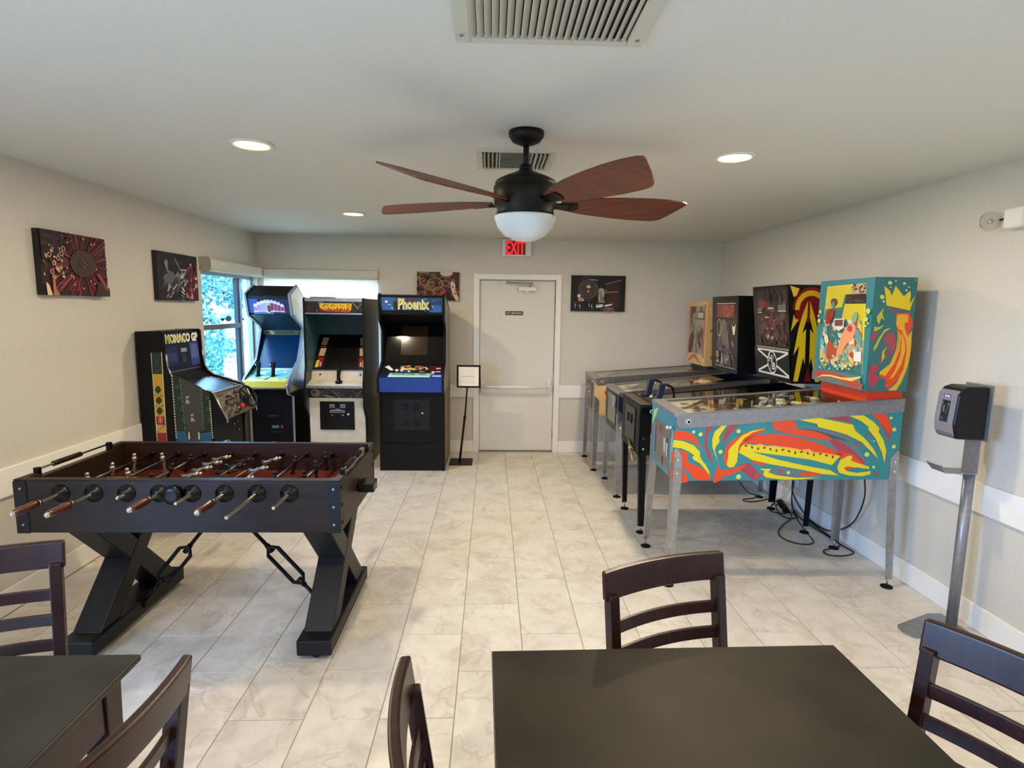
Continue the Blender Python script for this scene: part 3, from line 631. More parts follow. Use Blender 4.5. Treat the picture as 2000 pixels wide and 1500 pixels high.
# rods with players
def player(m):
    mb = MB(); mb.sphere((0, 0, .048), .0125, m, 10, 7).lathe([(.0001, -.068), (.010, -.068), (.012, -.055), (.008, -.035), (.014, -.015), (.012, 0), (.016, .02), (.017, .03), (.008, .038), (.0001, .039)], m, seg=10)
    mb.box((-.016, -.007, -.075), (.010, .007, -.058), m); return mb
m_sil = mat('silver_player', '#a8a294', .32, .9); m_brn = mat('bronze_player', '#2b1f18', .3, .6)
me_p = [player(m_sil).build('player_figure'), player(m_brn).build('player_figure')]
rods = [(3, 1, 5), (2, 1, -10), (3, 0, 20), (5, 1, 78), (5, 0, 82), (3, 1, 75), (2, 0, 8), (3, 0, -4)]
fe = [.262, .274, .065, .217, .137, .248, .304, .19]; hand = [1, 1, 0, 1, 0, 1, 0, 0]
m_bar = mat('rod_steel', '#6f6b66', .25, 1.0)
for k in range(8):
    x = -1.942 + .1457 * k; z = .807; n, team, ang = rods[k]; ang = ang if ang < 70 else ang
    yf = FY0 - fe[k]; yr = FY1 + (.30 - fe[k] * .45 if not hand[k] else .07)
    rod = MB().cyl((x, yf, z), (x, yr, z), .0075, m_bar, seg=10).build('rod', ft)
    yy, d = (yf, 1) if hand[k] else (yr, -1)
    MB().lathe([(.0001, 0), (.012, .002), (.015, .008), (.0165, .02), (.0155, .06), (.018, .10), (.016, .125), (.011, .13)] if d > 0 else [(.011, -.13), (.016, -.125), (.018, -.10), (.0155, -.06), (.0165, -.02), (.015, -.008), (.012, -.002), (.0001, 0)], m_hw, (x, yy, z), 'y', 16).build('handle', rod)
    MB().sphere((x, yy, z), .0125, m_chrome, 12, 8).cyl((x, yy + d * .126, z), (x, yy + d * .142, z), .013, m_chrome, seg=14).build('ferrule', rod)
    if not hand[k]: MB().sphere((x, yf, z), .0085, m_chrome, 10, 6).build('rod_tip', rod)
    for y, d in ((FY0, -1), (FY1, 1)):
        MB().lathe([(.010, d * .022), (.020, d * .022), (.024, d * .008), (.040, d * .006), (.042, 0)][::-d], m_blackg, (x, y, z), 'y', 20).build('rod_bushing', ft)
        MB().lathe([(.010, -d * .012), (.017, -d * .012), (.017, 0)][::d], m_blackg, (x, y - d * .036, z), 'y', 14).build('rod_bumper', ft)
    span = .60; gap = span / (n + (0 if n > 1 else 1))
    for j in range(n):
        y = 2.955 + (j - (n - 1) / 2) * gap * (.92 if n > 2 else 1.0) + (.03 if k % 2 else -.02)
        o = me_p[1 - team].copy(); C.objects.link(o); o.parent = rod; o.location = (x, y, z); o.rotation_euler = (0, R(ang + (j % 2) * 3), 0); o.name = 'player_figure'; o.scale = (.8, .8, .8)
for o in me_p: bpy.data.objects.remove(o)
MB().lathe([(.020, -.03), (.038, -.03), (.044, -.02), (.044, -.001), (.034, -.001), (.030, -.02)], m_blackg, (-1.44, FY0, .803), 'y', 24).build('ball_cup', ft)
MB().prism([(2.90, .752), (3.02, .752), (3.00, .70), (2.92, .70)], 'x', FX1 + .001, FX1 + .085, m_blackg).build('ball_return', ft, bevel=.008)
for s, x in ((-1, FX0 + .016), (1, FX1 - .016)):
    MB().cyl((x, FY0 + .12, FZ1 + .012), (x, FY1 - .12, FZ1 + .012), .005, m_bar, seg=8).build('score_rod', ft)
    for j in range(10):
        y = (2.80 + j * .019) if s < 0 else (2.76 + j * .03 if j < 5 else 2.98 + (j - 5) * .03)
        MB().cyl((x, y, FZ1 + .012), (x, y + .015, FZ1 + .012), .013, m_sil if s > 0 and j > 7 else m_brn, seg=12).build('score_bead', ft)
    for y in (FY0 + .12, FY1 - .12): MB().box((x - .012, y - .012, FZ1 - .02), (x + .012, y + .012, FZ1 + .022), m_blackg).build('score_bracket', ft, bevel=.003)
# legs
for x0, x1 in ((-1.985, -1.85), (-.895, -.755)):
    def beam(a, b, w, tt=0.0):
        (ya, za), (yb, zb) = a, b; dy = w / 2
        return [(ya - dy, za), (ya + dy, za), (yb + dy, zb), (yb - dy, zb)]
    MB().prism(beam((2.70, .10), (3.22, .62), .15), 'x', x0, x1, m_leg).build('leg', ft, bevel=.006)
    MB().prism(beam((3.22, .10), (2.70, .62), .15), 'x', x0 + .002, x1 - .002, m_leg).build('leg', ft, bevel=.006)
    MB().box((x0 - .012, 2.55, .022), (x1 + .012, 3.35, .10), m_leg).build('foot_beam', ft, bevel=.008)
    for y in (2.60, 3.30): MB().cyl(((x0 + x1) / 2, y, 0), ((x0 + x1) / 2, y, .022), .022, m_black, seg=16).build('levelling_foot', ft)
for x1, xe in ((-.90, 1), (-1.845, -1)):
    A = Vector((-1.385 + .02 * xe, 2.95, .615)); B = Vector((x1, 2.95, .075)); d = (B - A); u = d.normalized(); sd = Vector((0, 1, 0))
    p1, p2 = A + d * .42, A + d * .78
    MB().cyl(A, p1, .010, m_black, seg=10).build('brace_rod', ft); MB().cyl(p2, B, .010, m_black, seg=10).build('brace_rod', ft)
    tb = MB()
    nrm = u.cross(sd).normalized()
    tb.tube([p1 - u * .01, p1 + nrm * .034 + u * .03, p2 + nrm * .034 - u * .03, p2 + u * .01, p2 - nrm * .034 - u * .03, p1 - nrm * .034 + u * .03], .0105, m_black, closed=True)
    tb.cyl(p1 - u * .02, p1 + u * .03, .014, m_black, seg=8).cyl(p2 - u * .03, p2 + u * .02, .014, m_black, seg=8).build('turnbuckle', ft)
    MB().box((x1 - .02, 2.935, .06), (x1 + .02, 2.965, .105), m_black).cyl((x1, 2.91, .085), (x1, 2.99, .085), .006, m_chrome, seg=8).build('brace_lug', ft)

# ------------------------------------------------------------------ hand sanitizer stand, notice stand
hs = thing('sanitizer_stand', 'grey metal floor stand holding a black and grey sanitizer dispenser, by right wall', 'sanitizer stand', (2.468, 2.79, 0))
MB().prism([(-.29, -.05), (-.27, -.09), (-.02, -.14), (.06, -.14), (.06, .14), (-.02, .14), (-.27, .03), (-.29, 0)], 'z', .0, .008, m_grey).build('base_plate', hs, bevel=.002)
MB().cyl((0, 0, .008), (0, 0, .87), .0255, m_grey, seg=24).build('pole', hs)
MB().box((-.005, -.048, .86), (.0, .048, 1.04), m_grey).build('mounting_bracket', hs)
MB().prism([(-.20, .905), (-.195, .912), (-.16, .875), (.0, .868), (.0, .860), (-.165, .866)], 'y', -.05, .05, m_grey).build('drip_tray', hs, bevel=.003)
MB().prism(smooth_poly([(-.085, 1.035), (.085, 1.035), (.085, 1.32), (-.085, 1.32)], 1), 'x', -.002, .004, m_grey).build('back_plate', hs, bevel=.0018)
dp = MB().prism([(-.155, 1.06), (-.145, 1.045), (-.002, 1.04), (-.002, 1.31), (-.10, 1.312), (-.135, 1.30), (-.158, 1.27), (-.17, 1.12)], 'y', -.068, .068, m_blackg).build('dispenser_body', hs, bevel=.012, seg=3)
MB().prism([(-.1725, 1.12), (-.168, 1.075), (-.150, 1.052), (-.140, 1.052), (-.145, 1.29), (-.1605, 1.272)], 'y', -.058, .058, mat('dispenser_face', '#86848c', .35, .3)).build('front_cover', hs, bevel=.004)
aw = Art((-.1722, .026, 1.125), (0, -.052, 0), (.0085, 0, .11), gloss=.2); aw.rect('#22262a', 0, 0, 1, 1).strokes(['#4c5256', '#101214', '#6b7074', '#32383c'], 14, .05, .05, .95, .95, .4, .16, 4).build('viewing_window', hs)
al = Art((-.163, .022, 1.247), (0, -.044, 0), (.0018, 0, .02), gloss=.3); al.rect('#5b4a7c', 0, .1, 1, .9).poly('#e8e4ee', [(.12, .3), (.3, .75), (.5, .5), (.7, .75), (.9, .3), (.7, .2), (.5, .4), (.3, .2)]).build('logo', hs)
ns = thing('notice_stand', 'black floor stand with a framed white printed notice, left of the door', 'sign stand', (-.325, 6.10, 0))
MB().box((-.115, -.14, 0), (.13, .135, .008), m_black).build('base_plate', ns, bevel=.002)
MB().cyl((-.01, 0, .008), (.045, 0, .50), .012, m_black, seg=12).cyl((.045, 0, .49), (.07, -.005, .83), .009, m_black, seg=12).cyl((.043, 0, .48), (.046, 0, .51), .015, m_black, seg=12).build('pole', ns)
MB().box((-.042, -.022, .818), (.212, -.006, 1.062), m_black).build('frame', ns, bevel=.002)
an = Art((-.022, -.0222, .838), (.214, 0, 0), (0, 0, .204), gloss=.5); an.rect('#f2ece0', 0, 0, 1, 1)
for i in range(14):
    y = .90 - i * .058; an.rect('#3a332c' if i == 7 else '#c3b49f', .12, y, (.80 if i % 3 else .84), y + (.016 if i == 7 else .012)); an.k -= 1
an.build('notice_paper', ns)
# ------------------------------------------------------------------ upright arcade cabinets
m_scr = mat('dark_screen', '#080604', .08, spec=.4)
class Rig:
    """a thing plus builders that take world coordinates"""
    def __init__(self, name, label, cat, loc): self.t = thing(name, label, cat, loc); self.o = Vector(loc); self.M = Matrix.Translation(-self.o)
    def mb(self): return MB(self.M)
    def art(self, O, U, V, tr=None, gloss=.4): return Art(Vector(O) - self.o, U, V, tr, gloss)
    def panel(self, name, x0, x1, p, q, m, th=.012, bevel=0):
        """board across x0..x1 from p=(y,z) to q=(y,z)"""
        d = (Vector((q[0] - p[0], q[1] - p[1]))).normalized(); n = (d[1] * th, -d[0] * th)
        return self.mb().prism([p, q, (q[0] + n[0], q[1] + n[1]), (p[0] + n[0], p[1] + n[1])], 'x', x0, x1, m).build(name, self.t, bevel)
    def sides(self, x0, x1, prof, m, tm, th=.019, edge=None):
        for a, b in ((x0, x0 + th), (x1 - th, x1)): self.mb().prism(prof, 'x', a, b, m).build('side_panel', self.t)
        if edge:
            for a in (x0 + th / 2, x1 - th / 2):
                mb = self.mb()
                for p, q in zip(edge, edge[1:]):
                    d = Vector((q[0] - p[0], q[1] - p[1])).normalized(); n = Vector((d[1], -d[0])) * .004; e = d * .003
                    mb.prism([(p[0] - e[0], p[1] - e[1]), (q[0] + e[0], q[1] + e[1]), (q[0] + e[0] - n[0], q[1] + e[1] - n[1]), (p[0] - e[0] - n[0], p[1] - e[1] - n[1])], 'x', a - th / 2 - .001, a + th / 2 + .001, tm)
                mb.build('edge_trim', self.t)

# --- black cabinet with blue marquee beside the door
x0, x1 = -1.125, -.468
r = Rig('arcade_cabinet', 'black upright arcade cabinet with blue marquee and blue control panel, rightmost of the row', 'arcade cabinet', (-.797, 6.1, 0))
edge = [(5.755, .005), (5.755, .80), (5.655, .82), (5.645, .97), (5.90, 1.12), (5.925, 1.43), (5.79, 1.53), (5.765, 1.77), (5.79, 1.792)]
prof = edge + [(5.88, 1.79), (6.51, 1.64), (6.51, .005)]
ms_ = noisy('cabinet_side_grain', '#6a5642', '#7a644c', .5, 4, (1, 12, 1)); m_sgrey = noisy('side_art_grey', '#74786c', '#8f9282', .35, 3, lo=.4, hi=.6)
r.sides(x0, x1, prof, m_black, m_blackm, edge=edge)
r.mb().prism([(5.775, .02), (5.775, .83), (6.50, .83), (6.50, .02)], 'x', x1, x1 + .0006, ms_).build('side_laminate', r.t)
r.mb().prism([(5.70, .83), (5.67, .97), (5.92, 1.11), (5.945, 1.42), (5.81, 1.54), (5.80, 1.77), (6.50, 1.62), (6.50, .83)], 'x', x1, x1 + .0006, m_sgrey).build('side_artwork', r.t)
r.mb().box((x1 + .0006, 6.10, .86), (x1 + .012, 6.34, .875), m_steel).build('side_handle', r.t)
a, b = x0 + .019, x1 - .019
r.panel('kick_panel', a, b, (5.752, .01), (5.752, .28), mat('kick_black', '#0e0e0f', .5, spec=.2))
r.panel('front_panel', a, b, (5.768, .28), (5.768, .83), mat('front_black', '#0b0b0c', .5, spec=.2))
r.mb().box((-.98, 5.762, .42), (-.62, 5.768, .74), mat('coin_door_black', '#111112', .4, spec=.3)).build('coin_door', r.t, bevel=.002)
for z, n in ((.665, 'coin_slot'), (.50, 'coin_return')):
    for x in (-.865, -.755): r.mb().box((x - .026, 5.757, z - .03), (x + .026, 5.762, z + .03), m_blackm).box((x - .022, 5.7565, z + .022), (x + .022, 5.7575, z + .026), m_dark).box((x - .018, 5.7562, z - .02), (x + .018, 5.7572, z + .012), m_blackg).build(n, r.t)
r.mb().cyl((-.693, 5.75, .60), (-.693, 5.762, .60), .011, m_chrome, seg=12).build('door_lock', r.t)
m_blue = mat('control_blue', '#123c96', .4)
r.panel('control_front', a - .002, b + .002, (5.662, .826), (5.652, .968), m_blue, bevel=.002)
r.panel('control_panel', a, b, (5.652, .970), (5.905, 1.078), mat('control_deck', '#0e1f4c', .35))
cp = r.art((a, 5.650, .9715), (b - a, 0, 0), (0, .250, .107))
cp.rect('#12182a', 0, .3, 1, 1).poly('#8fc7c2', [(.13, .04), (.80, .04), (.82, .34), (.15, .34)]).poly('#b9e4e8', [(.14, .07), (.79, .07), (.80, .16), (.15, .16)]).rect('#2b4fb0', .82, 0, 1, .3).poly('#4a1220', [(.76, .35), (.98, .45), (.98, .85), (.76, .95)])
cp.strokes(['#d8cf7a', '#6fae8c', '#c14a3a', '#e9e6c8', '#2f6a5c'], 30, .25, .42, .75, .92, .16, .08, 5).rect('#e4e6ee', .84, .10, .98, .17).rect('#dcdce4', .88, .42, .96, .48).rect('#dcdce4', .88, .66, .96, .74).poly('#e8e8e4', [(.04, .78), (.16, .5), (.2, .55), (.1, .9)]).text('#20485c', 'PLAYER ONE    FIRE', .2, .2, .74, .3, bold=.01)
cp.build('panel_artwork', r.t)
for x, s, c in ((.255, .50, m_white), (.335, .50, m_white), (.845, .36, m_white), (.48, .62, mat('button_yellow', '#d8c65a', .4)), (.585, .62, mat('button_red', '#8e2a22', .4)), (.69, .60, m_dark)):
    p = (a + (b - a) * x, 5.650 + .25 * s, .972 + .107 * s); r.mb().cyl(p, (p[0], p[1] - .006, p[2] + .013), .016, c, seg=14).cyl((p[0], p[1] - .006, p[2] + .012), (p[0], p[1] - .0065, p[2] + .018), .011, c, seg=12).build('button', r.t)
r.panel('screen_glass', a, b, (5.915, 1.08), (6.10, 1.505), m_scr)
sc = r.art((a + .17, 5.915 + .185 * .22 - .0016, 1.08 + .425 * .22), (.27, 0, 0), (0, .185 * .68, .425 * .68), gloss=.12); sc.rect('#2c1d14', 0, 0, 1, 1).build('picture_tube', r.t)
r.panel('speaker_panel', a, b, (6.10, 1.505), (5.80, 1.592), m_blackm)
r.panel('marquee_panel', a, b, (5.80, 1.59), (5.782, 1.768), m_black)
mq = r.art((a + .006, 5.7985, 1.612), (b - a - .012, 0, 0), (0, -.0165, .146)); mq.rect('#17345f', 0, 0, 1, 1).rect('#24559c', .02, .1, .24, .98).rect('#2a5aa4', .78, .02, .99, .5).rect('#101622', .24, .12, .80, .62).strokes(['#3b76c4', '#1a2c4c', '#27508c'], 22, .02, .05, .98, .98, .12, .06, 2).poly('#0c1018', [(.2, .75), (.8, .7), (.84, .2), (.24, .1), (.2, .3)]).rect('#5e2438', .42, .76, .58, .92)
mq.disc('#e6ecf4', .09, .70, .022, .07).disc('#a8c0d8', .14, .5, .03, .03).disc('#88b0c8', .18, .28, .016, .07).disc('#d8e4f0', .84, .40, .010, .04).text('#f4f2d8', 'Phoenix', .275, .18, .79, .94, bold=.045).text('#a9ad4a', 'Phoenix', .275, .24, .785, .92, bold=.012)
mq.build('marquee', r.t)
r.panel('top_panel', a, b, (5.79, 1.785), (5.89, 1.782), m_black); r.panel('top_panel', a, b, (5.89, 1.782), (6.50, 1.638), m_black); r.mb().box((a, 6.49, .02), (b, 6.505, 1.63), m_black).build('back_panel', r.t)
r.mb().box((a, 5.79, .02), (b, 6.49, .035), m_black).build('bottom_panel', r.t)

# --- white fronted cabinet
x0, x1 = -1.868, -1.268
r = Rig('arcade_cabinet', 'upright arcade cabinet with white front, white flight stick shelf and orange yellow lettered marquee', 'arcade cabinet', (-1.568, 6.15, 0))
edge = [(5.87, .005), (5.87, .52), (5.80, .60), (5.755, .66), (5.75, .90), (5.80, 1.06), (5.80, 1.725), (5.82, 1.742)]
prof = edge + [(6.52, 1.742), (6.52, .005)]
m_sd = noisy('side_charcoal', '#26282a', '#35383a', .4, 6, (1, 3, 1)); r.sides(x0, x1, prof, m_sd, m_blackm, edge=edge)
a, b = x0 + .019, x1 - .019; m_wf = noisy('white_laminate', '#c9c4ba', '#d3cec4', .4, 12)
r.panel('front_panel', a, b, (5.86, .02), (5.84, .735), m_wf)
r.mb().prism([(-1.745 + .0, .405), (-1.395, .405), (-1.395, .70), (-1.745, .70)], 'y', 5.834, 5.86, m_blackg).build('coin_door', r.t, bevel=.008, seg=3)
for x in (-1.618, -1.51): r.mb().box((x - .026, 5.828, .635), (x + .026, 5.834, .672), m_steel).box((x - .018, 5.8265, .645), (x + .018, 5.8285, .652), m_blackg).build('coin_slot', r.t)
r.mb().prism([(-1.64, .585), (-1.49, .585), (-1.49, .605), (-1.53, .615), (-1.565, .628), (-1.6, .615), (-1.64, .612)], 'y', 5.827, 5.834, m_steel).box((-1.625, 5.8262, .592), (-1.505, 5.8272, .60), mat('slot_brown', '#4c2418', .5)).build('coin_return', r.t)
for x, z, q in ((-1.618, .560, .008), (-1.51, .560, .008), (-1.455, .57, .012)): r.mb().cyl((x, 5.824, z), (x, 5.834, z), q, m_chrome, seg=12).build('door_lock', r.t)
r.panel('lower_art_panel', a, b, (5.84, .735), (5.80, .845), m_black)
la = r.art((a, 5.8385, .738), (b - a, 0, 0), (0, -.0385, .104), gloss=.3); la.rect('#17141a', 0, 0, 1, 1).strokes(['#3a3540', '#55404a', '#2a3438', '#6a6058', '#4a2a2a'], 40, .2, .02, 1, .98, .28, .06, 9).disc('#6c6a64', .13, .5, .09, .42).disc('#3c3a38', .10, .58, .04, .2).poly('#a9a49a', [(.22, .30), (.34, .24), (.46, .05), (.43, .02), (.32, .14)]).line('#8a8078', (.44, .7), (.56, .05), .02).line('#7a4a40', (.52, .6), (.66, .1), .02).line('#6a6870', (.95, .75), (.84, .1), .02)
la.build('lower_artwork', r.t)
m_shelf = noisy('worn_white_metal', '#c4bba8', '#ddd8cc', .35, 7)
r.panel('control_shelf', a, b, (5.752, .868), (5.935, .915), m_shelf); r.mb().box((a, 5.742, .848), (b, 5.754, .872), m_steel).build('shelf_lip', r.t)
r.panel('shelf_back', a, b, (5.935, .915), (5.965, 1.005), m_shelf); r.mb().box((a, 5.958, 1.0), (b, 5.975, 1.010), m_steel).build('shelf_trim', r.t)
for x in (-1.76, -1.35): r.mb().cyl((x, 5.935, .965), (x, 5.955, .965), .008, m_dark, seg=8).build('bolt', r.t)
js = r.mb().cyl((-1.545, 5.84, .888), (-1.545, 5.838, .91), .035, m_blackm, seg=16).cyl((-1.545, 5.838, .90), (-1.545, 5.825, .965), .021, m_blackm, r1=.017).cyl((-1.545, 5.825, .96), (-1.545, 5.85, 1.02), .017, m_blackm, r1=.023).sphere((-1.545, 5.852, 1.025), .024, m_blackm).box((-1.551, 5.80, .955), (-1.539, 5.815, .99), m_blackm); js.build('flight_stick', r.t)
r.mb().cyl((-1.545, 5.80, .915), (-1.545, 5.812, .918), .006, m_chrome, seg=8).build('bolt', r.t)
r.panel('screen_bezel', a, b, (5.975, 1.01), (6.24, 1.36), m_scr)
be = r.art((a, 5.9735, 1.011), (b - a, 0, 0), (0, .265, .35), gloss=.25)
be.rect('#0a0a0c', 0, 0, 1, 1)
for s in (0, 1):
    q = (lambda x: x) if s == 0 else (lambda x: 1.0 - x)
    be.poly('#141418', [(q(.01), 0), (q(.20), 0), (q(.26), 1), (q(.14), 1)])
    for j in range(4):
        for i in range(4): be.rect('#cfc490', q(.085 + i * .027 + j * .006), .70 + j * .055, q(.103 + i * .027 + j * .006), .735 + j * .055); be.k -= 1
    be.k += 1; be.poly('#c9a27c', [(q(.065), .38), (q(.17), .38), (q(.19), .60), (q(.085), .60)]).rect('#a8863c', q(.08), .64, q(.18), .66).poly('#8a2238', [(q(.11), .08), (q(.165), .08), (q(.175), .34), (q(.06), .34)]).poly('#e0c83c', [(q(.035), .06), (q(.095), .06), (q(.105), .26), (q(.05), .26)]).rect('#d8d8d4', q(.12), .08, q(.14), .2)
be.build('bezel_artwork', r.t)
r.mb().prism([(6.02, 1.06), (6.22, 1.33), (6.235, 1.33), (6.035, 1.06)], 'x', -1.73, -1.42, m_blackg).build('picture_tube', r.t)
m_teal = mat('cavity_teal', '#123a48', .4); r.panel('cavity_back', a, b, (6.24, 1.36), (6.18, 1.575), m_teal)
for xx in (a, b - .003): r.mb().prism([(5.82, 1.02), (5.82, 1.57), (6.18, 1.575), (6.24, 1.36), (5.975, 1.01)], 'x', xx, xx + .003, mat('cavity_side', '#2a5660', .4)).build('cavity_lining', r.t)
r.panel('speaker_panel', a, b, (6.18, 1.575), (5.82, 1.583), m_black)
r.panel('marquee_panel', a, b, (5.815, 1.59), (5.806, 1.71), m_black)
mq = r.art((a, 5.8135, 1.594), (b - a, 0, 0), (0, -.0085, .112)); mq.rect('#1c1714', 0, 0, 1, 1).strokes(['#2a2622', '#3a2a24', '#241c28', '#444038', '#14100e'], 40, 0, 0, 1, 1, .2, .12, 3).line('#8a8078', (.83, .95), (.93, .4), .02).line('#6e6660', (.99, .9), (.90, .4), .02).line('#7a5a50', (.19, .05), (.21, .3), .02)
mq.rect('#4a1c10', .24, .06, .80, .55).poly('#c9a024', [(.25, .86), (.82, .86), (.80, .3), (.75, .12), (.28, .3), (.25, .55)]).poly('#b8441c', [(.28, .42), (.78, .42), (.74, .1), (.40, .14), (.28, .24)]).rect('#b8b0a0', .22, .90, .32, .94).text('#3a2408', 'GORF', .285, .26, .775, .80, bold=.02).text('#e8bc30', 'GORF', .28, .30, .77, .84, bold=.0).strokes(['#c8401c', '#5a1c14', '#8e3018'], 14, .28, .08, .78, .34, .07, .1, 6)
mq.build('marquee', r.t)
for z0, z1 in ((1.582, 1.594), (1.708, 1.738)): r.mb().box((a, 5.796, z0), (b, 5.812, z1), m_steel).build('marquee_trim', r.t)
r.mb().box((a, 5.81, 1.735), (b, 6.52, 1.742), m_sd).build('top_panel', r.t); r.mb().box((a + .0, 5.96, 1.742), (a + .2, 6.2, 1.757), mat('grey_lid', '#8c8f92', .5)).build('top_lid', r.t, bevel=.004)
r.mb().box((a, 6.505, .02), (b, 6.52, 1.73), m_black).build('back_panel', r.t)

# --- tall blue cabinet in the corner
x0, x1 = -2.502, -2.043
r = Rig('arcade_cabinet', 'tall narrow arcade cabinet with angular head, yellow shelf and two black sticks', 'arcade cabinet', (-2.27, 6.15, 0))
edge = [(5.97, .005), (5.97, .735), (5.90, .745), (5.82, .775), (5.785, .86), (5.84, .93), (6.15, 1.09), (6.24, 1.25), (6.32, 1.41), (6.28, 1.45), (6.005, 1.565), (5.945, 1.775), (6.177, 1.875)]
prof = edge + [(6.48, 1.70), (6.50, 1.60), (6.50, .005)]
m_sb = noisy('side_art_blue', '#27506e', '#5b8ea4', .35, 5, (1, 1, 1), 3); m_tm = mat('trim_grey', '#8f9296', .45)
r.sides(x0, x1, prof, m_black, m_tm, edge=edge)
r.mb().prism([(5.84, .775), (5.80, .86), (5.85, .93), (6.16, 1.09), (6.25, 1.25), (6.33, 1.41), (6.29, 1.452), (6.02, 1.57), (5.965, 1.77), (6.177, 1.86), (6.46, 1.70), (6.46, .78)], 'x', x1, x1 + .0006, m_sb).build('side_artwork', r.t)
sd = r.art((x1 + .0006, 0, 0), (0, 1, 0), (0, 0, 1), gloss=.35)
sd.poly('#c2a878', [(5.985, 1.765), (6.177, 1.852), (6.455, 1.70), (6.455, 1.5), (6.10, 1.62), (5.99, 1.70)]).poly('#b79c44', [(5.99, 1.72), (6.12, 1.74), (6.30, 1.62), (6.455, 1.56), (6.455, 1.40), (6.2, 1.52), (6.035, 1.575)]).poly('#4c6a62', [(6.04, 1.575), (6.2, 1.55), (6.455, 1.44), (6.455, 1.2), (6.30, 1.30), (6.34, 1.41), (6.29, 1.455)])
sd.poly('#8f8ab8', [(5.82, .86), (5.87, .93), (6.0, 1.0), (5.96, .90), (5.86, .80)]).poly('#b09a54', [(5.85, .79), (5.9, .86), (6.05, .82), (6.1, .785)]).poly('#1d3a58', [(6.0, .9), (6.2, 1.08), (6.3, 1.2), (6.4, 1.0), (6.2, .85)]).build('side_artwork', r.t)
a, b = x0 + .019, x1 - .019; m_navy = mat('navy_panel', '#080d1a', .5, spec=.2); m_dteal = noisy('dark_teal', '#0d2230', '#1a3f50', .35, 2)
r.panel('front_panel', a, b, (5.98, .02), (5.98, .83), m_navy)
for x, z, w, h, c in ((-2.27, .52, .05, .022, '#2a2c34'), (-2.24, .405, .045, .03, '#4b6f96'), (-2.19, .405, .02, .03, '#8a3c3c'), (-2.25, .35, .06, .006, '#2c3448')):
    r.mb().box((x - w, 5.974, z - h / 2), (x + w, 5.980, z + h / 2), mat('plate_' + c, c, .4)).build('coin_plate', r.t)
m_yel = mat('panel_yellow', '#cdbd4c', .4)
r.panel('control_lip', a - .002, b + .002, (5.802, .832), (5.795, .900), m_yel, bevel=.003); r.panel('under_panel', a, b, (5.98, .80), (5.80, .832), m_navy)
r.mb().box((a - .001, 5.796, .826), (b + .001, 5.806, .834), m_steel).build('lip_trim', r.t)
r.panel('control_panel', a, b, (5.795, .900), (6.13, 1.0), m_yel)
cp = r.art((a, 5.7945, .9025), (b - a, 0, 0), (0, .335, .10)); cp.rect('#d2c65c', 0, 0, 1, 1).poly('#7fc4c4', [(0, .35), (.25, .15), (.45, .4), (.8, .25), (1, .3), (1, .9), (0, .9)], False).strokes(['#e6e0a0', '#5aa8b0', '#3c8a9c', '#d6ca60', '#cfe6d8'], 26, .02, .12, .98, .9, .3, .09, 4).rect('#e9e3b4', 0, .9, 1, 1).build('panel_artwork', r.t)
for x in (-2.385, -2.235):
    z = .945; r.mb().cyl((x, 5.93, z - .008), (x, 5.93, z + .006), .028, m_blackm, seg=14).cyl((x, 5.93, z), (x + .004, 5.935, z + .12), .017, m_blackm, r1=.02, seg=12).box((x - .016, 5.905, z + .095), (x + .02, 5.955, z + .142), m_blackm).cyl((x - .010, 5.912, z + .11), (x - .018, 5.905, z + .125), .008, mat('trigger_grey', '#9aa4b0', .3), seg=8).build('flight_stick', r.t)
m_bl = mat('blue_screen', '#0a2c48', .12, spec=.4); r.panel('screen_glass', a, b, (6.13, 1.0), (6.36, 1.345), m_bl)
r.panel('speaker_strip', a, b, (6.36, 1.345), (6.35, 1.395), mat('strip_brown', '#4a452e', .5))
ss = r.art((a, 6.3575, 1.349), (b - a, 0, 0), (0, -.0085, .042)); ss.rect('#6e6a42', 0, 0, 1, 1).rect('#2d3a30', .30, .2, .78, .85).disc('#2c2414', .12, .5, .07, .35).disc('#2c2414', .92, .4, .05, .3).poly('#b2a662', [(.2, 0), (.3, 0), (.25, 1), (.15, 1)]).rect('#8a3a24', .78, .25, .83, .75).build('strip_artwork', r.t)
r.panel('hood_lining', a, b, (6.35, 1.395), (6.29, 1.45), m_dteal); r.panel('hood_lining', a, b, (6.29, 1.45), (6.02, 1.567), m_dteal)
r.panel('marquee_panel', a, b, (6.018, 1.568), (5.96, 1.768), m_navy)
mq = r.art((a, 6.0165, 1.575), (b - a, 0, 0), (0, -.054, .185)); mq.rect('#232b5a', 0, 0, 1, .82).rect('#3a55a0', .0, .05, .24, .8).rect('#30305c', .62, 0, 1, .8).rect('#0e1420', 0, .82, 1, 1).rect('#5a7cae', .12, 0, .6, .10)
for i in range(9):
    u = (i + .5) / 9; x = .14 + .72 * u; h = .50 + .28 * (1 - (2 * u - 1) ** 2); w = .043
    if i != 4:
        c = ['#a874b8', '#a98ac8', '#b49ad0', '#b0a4d0', '', '#8a3a58', '#94405e', '#8e4064', '#864868'][i]
        mq.poly('#e4ddf2', [(x - w, .12), (x - w, h - .06), (x - w * .5, h), (x + w * .5, h), (x + w, h - .06 if i < 5 else h - .10), (x + w, .12)]); mq.poly(c, [(x - w * .85, .17), (x - w * .85, h - .16), (x + w * .85, h - .17), (x + w * .85, .17)])
mq.poly('#dfe6e8', [(.455, .45), (.47, .78), (.53, .78), (.545, .5)]).poly('#7a4a38', [(.47, .2), (.50, .5), (.56, .42), (.58, .2)]).disc('#20242c', .50, .55, .016, .04).poly('#e6d8ee', [(.13, .10), (.40, .14), (.48, .06), (.56, .16), (.87, .10), (.87, .14), (.57, .21), (.5, .12), (.42, .19), (.13, .15)])
mq.build('marquee', r.t)
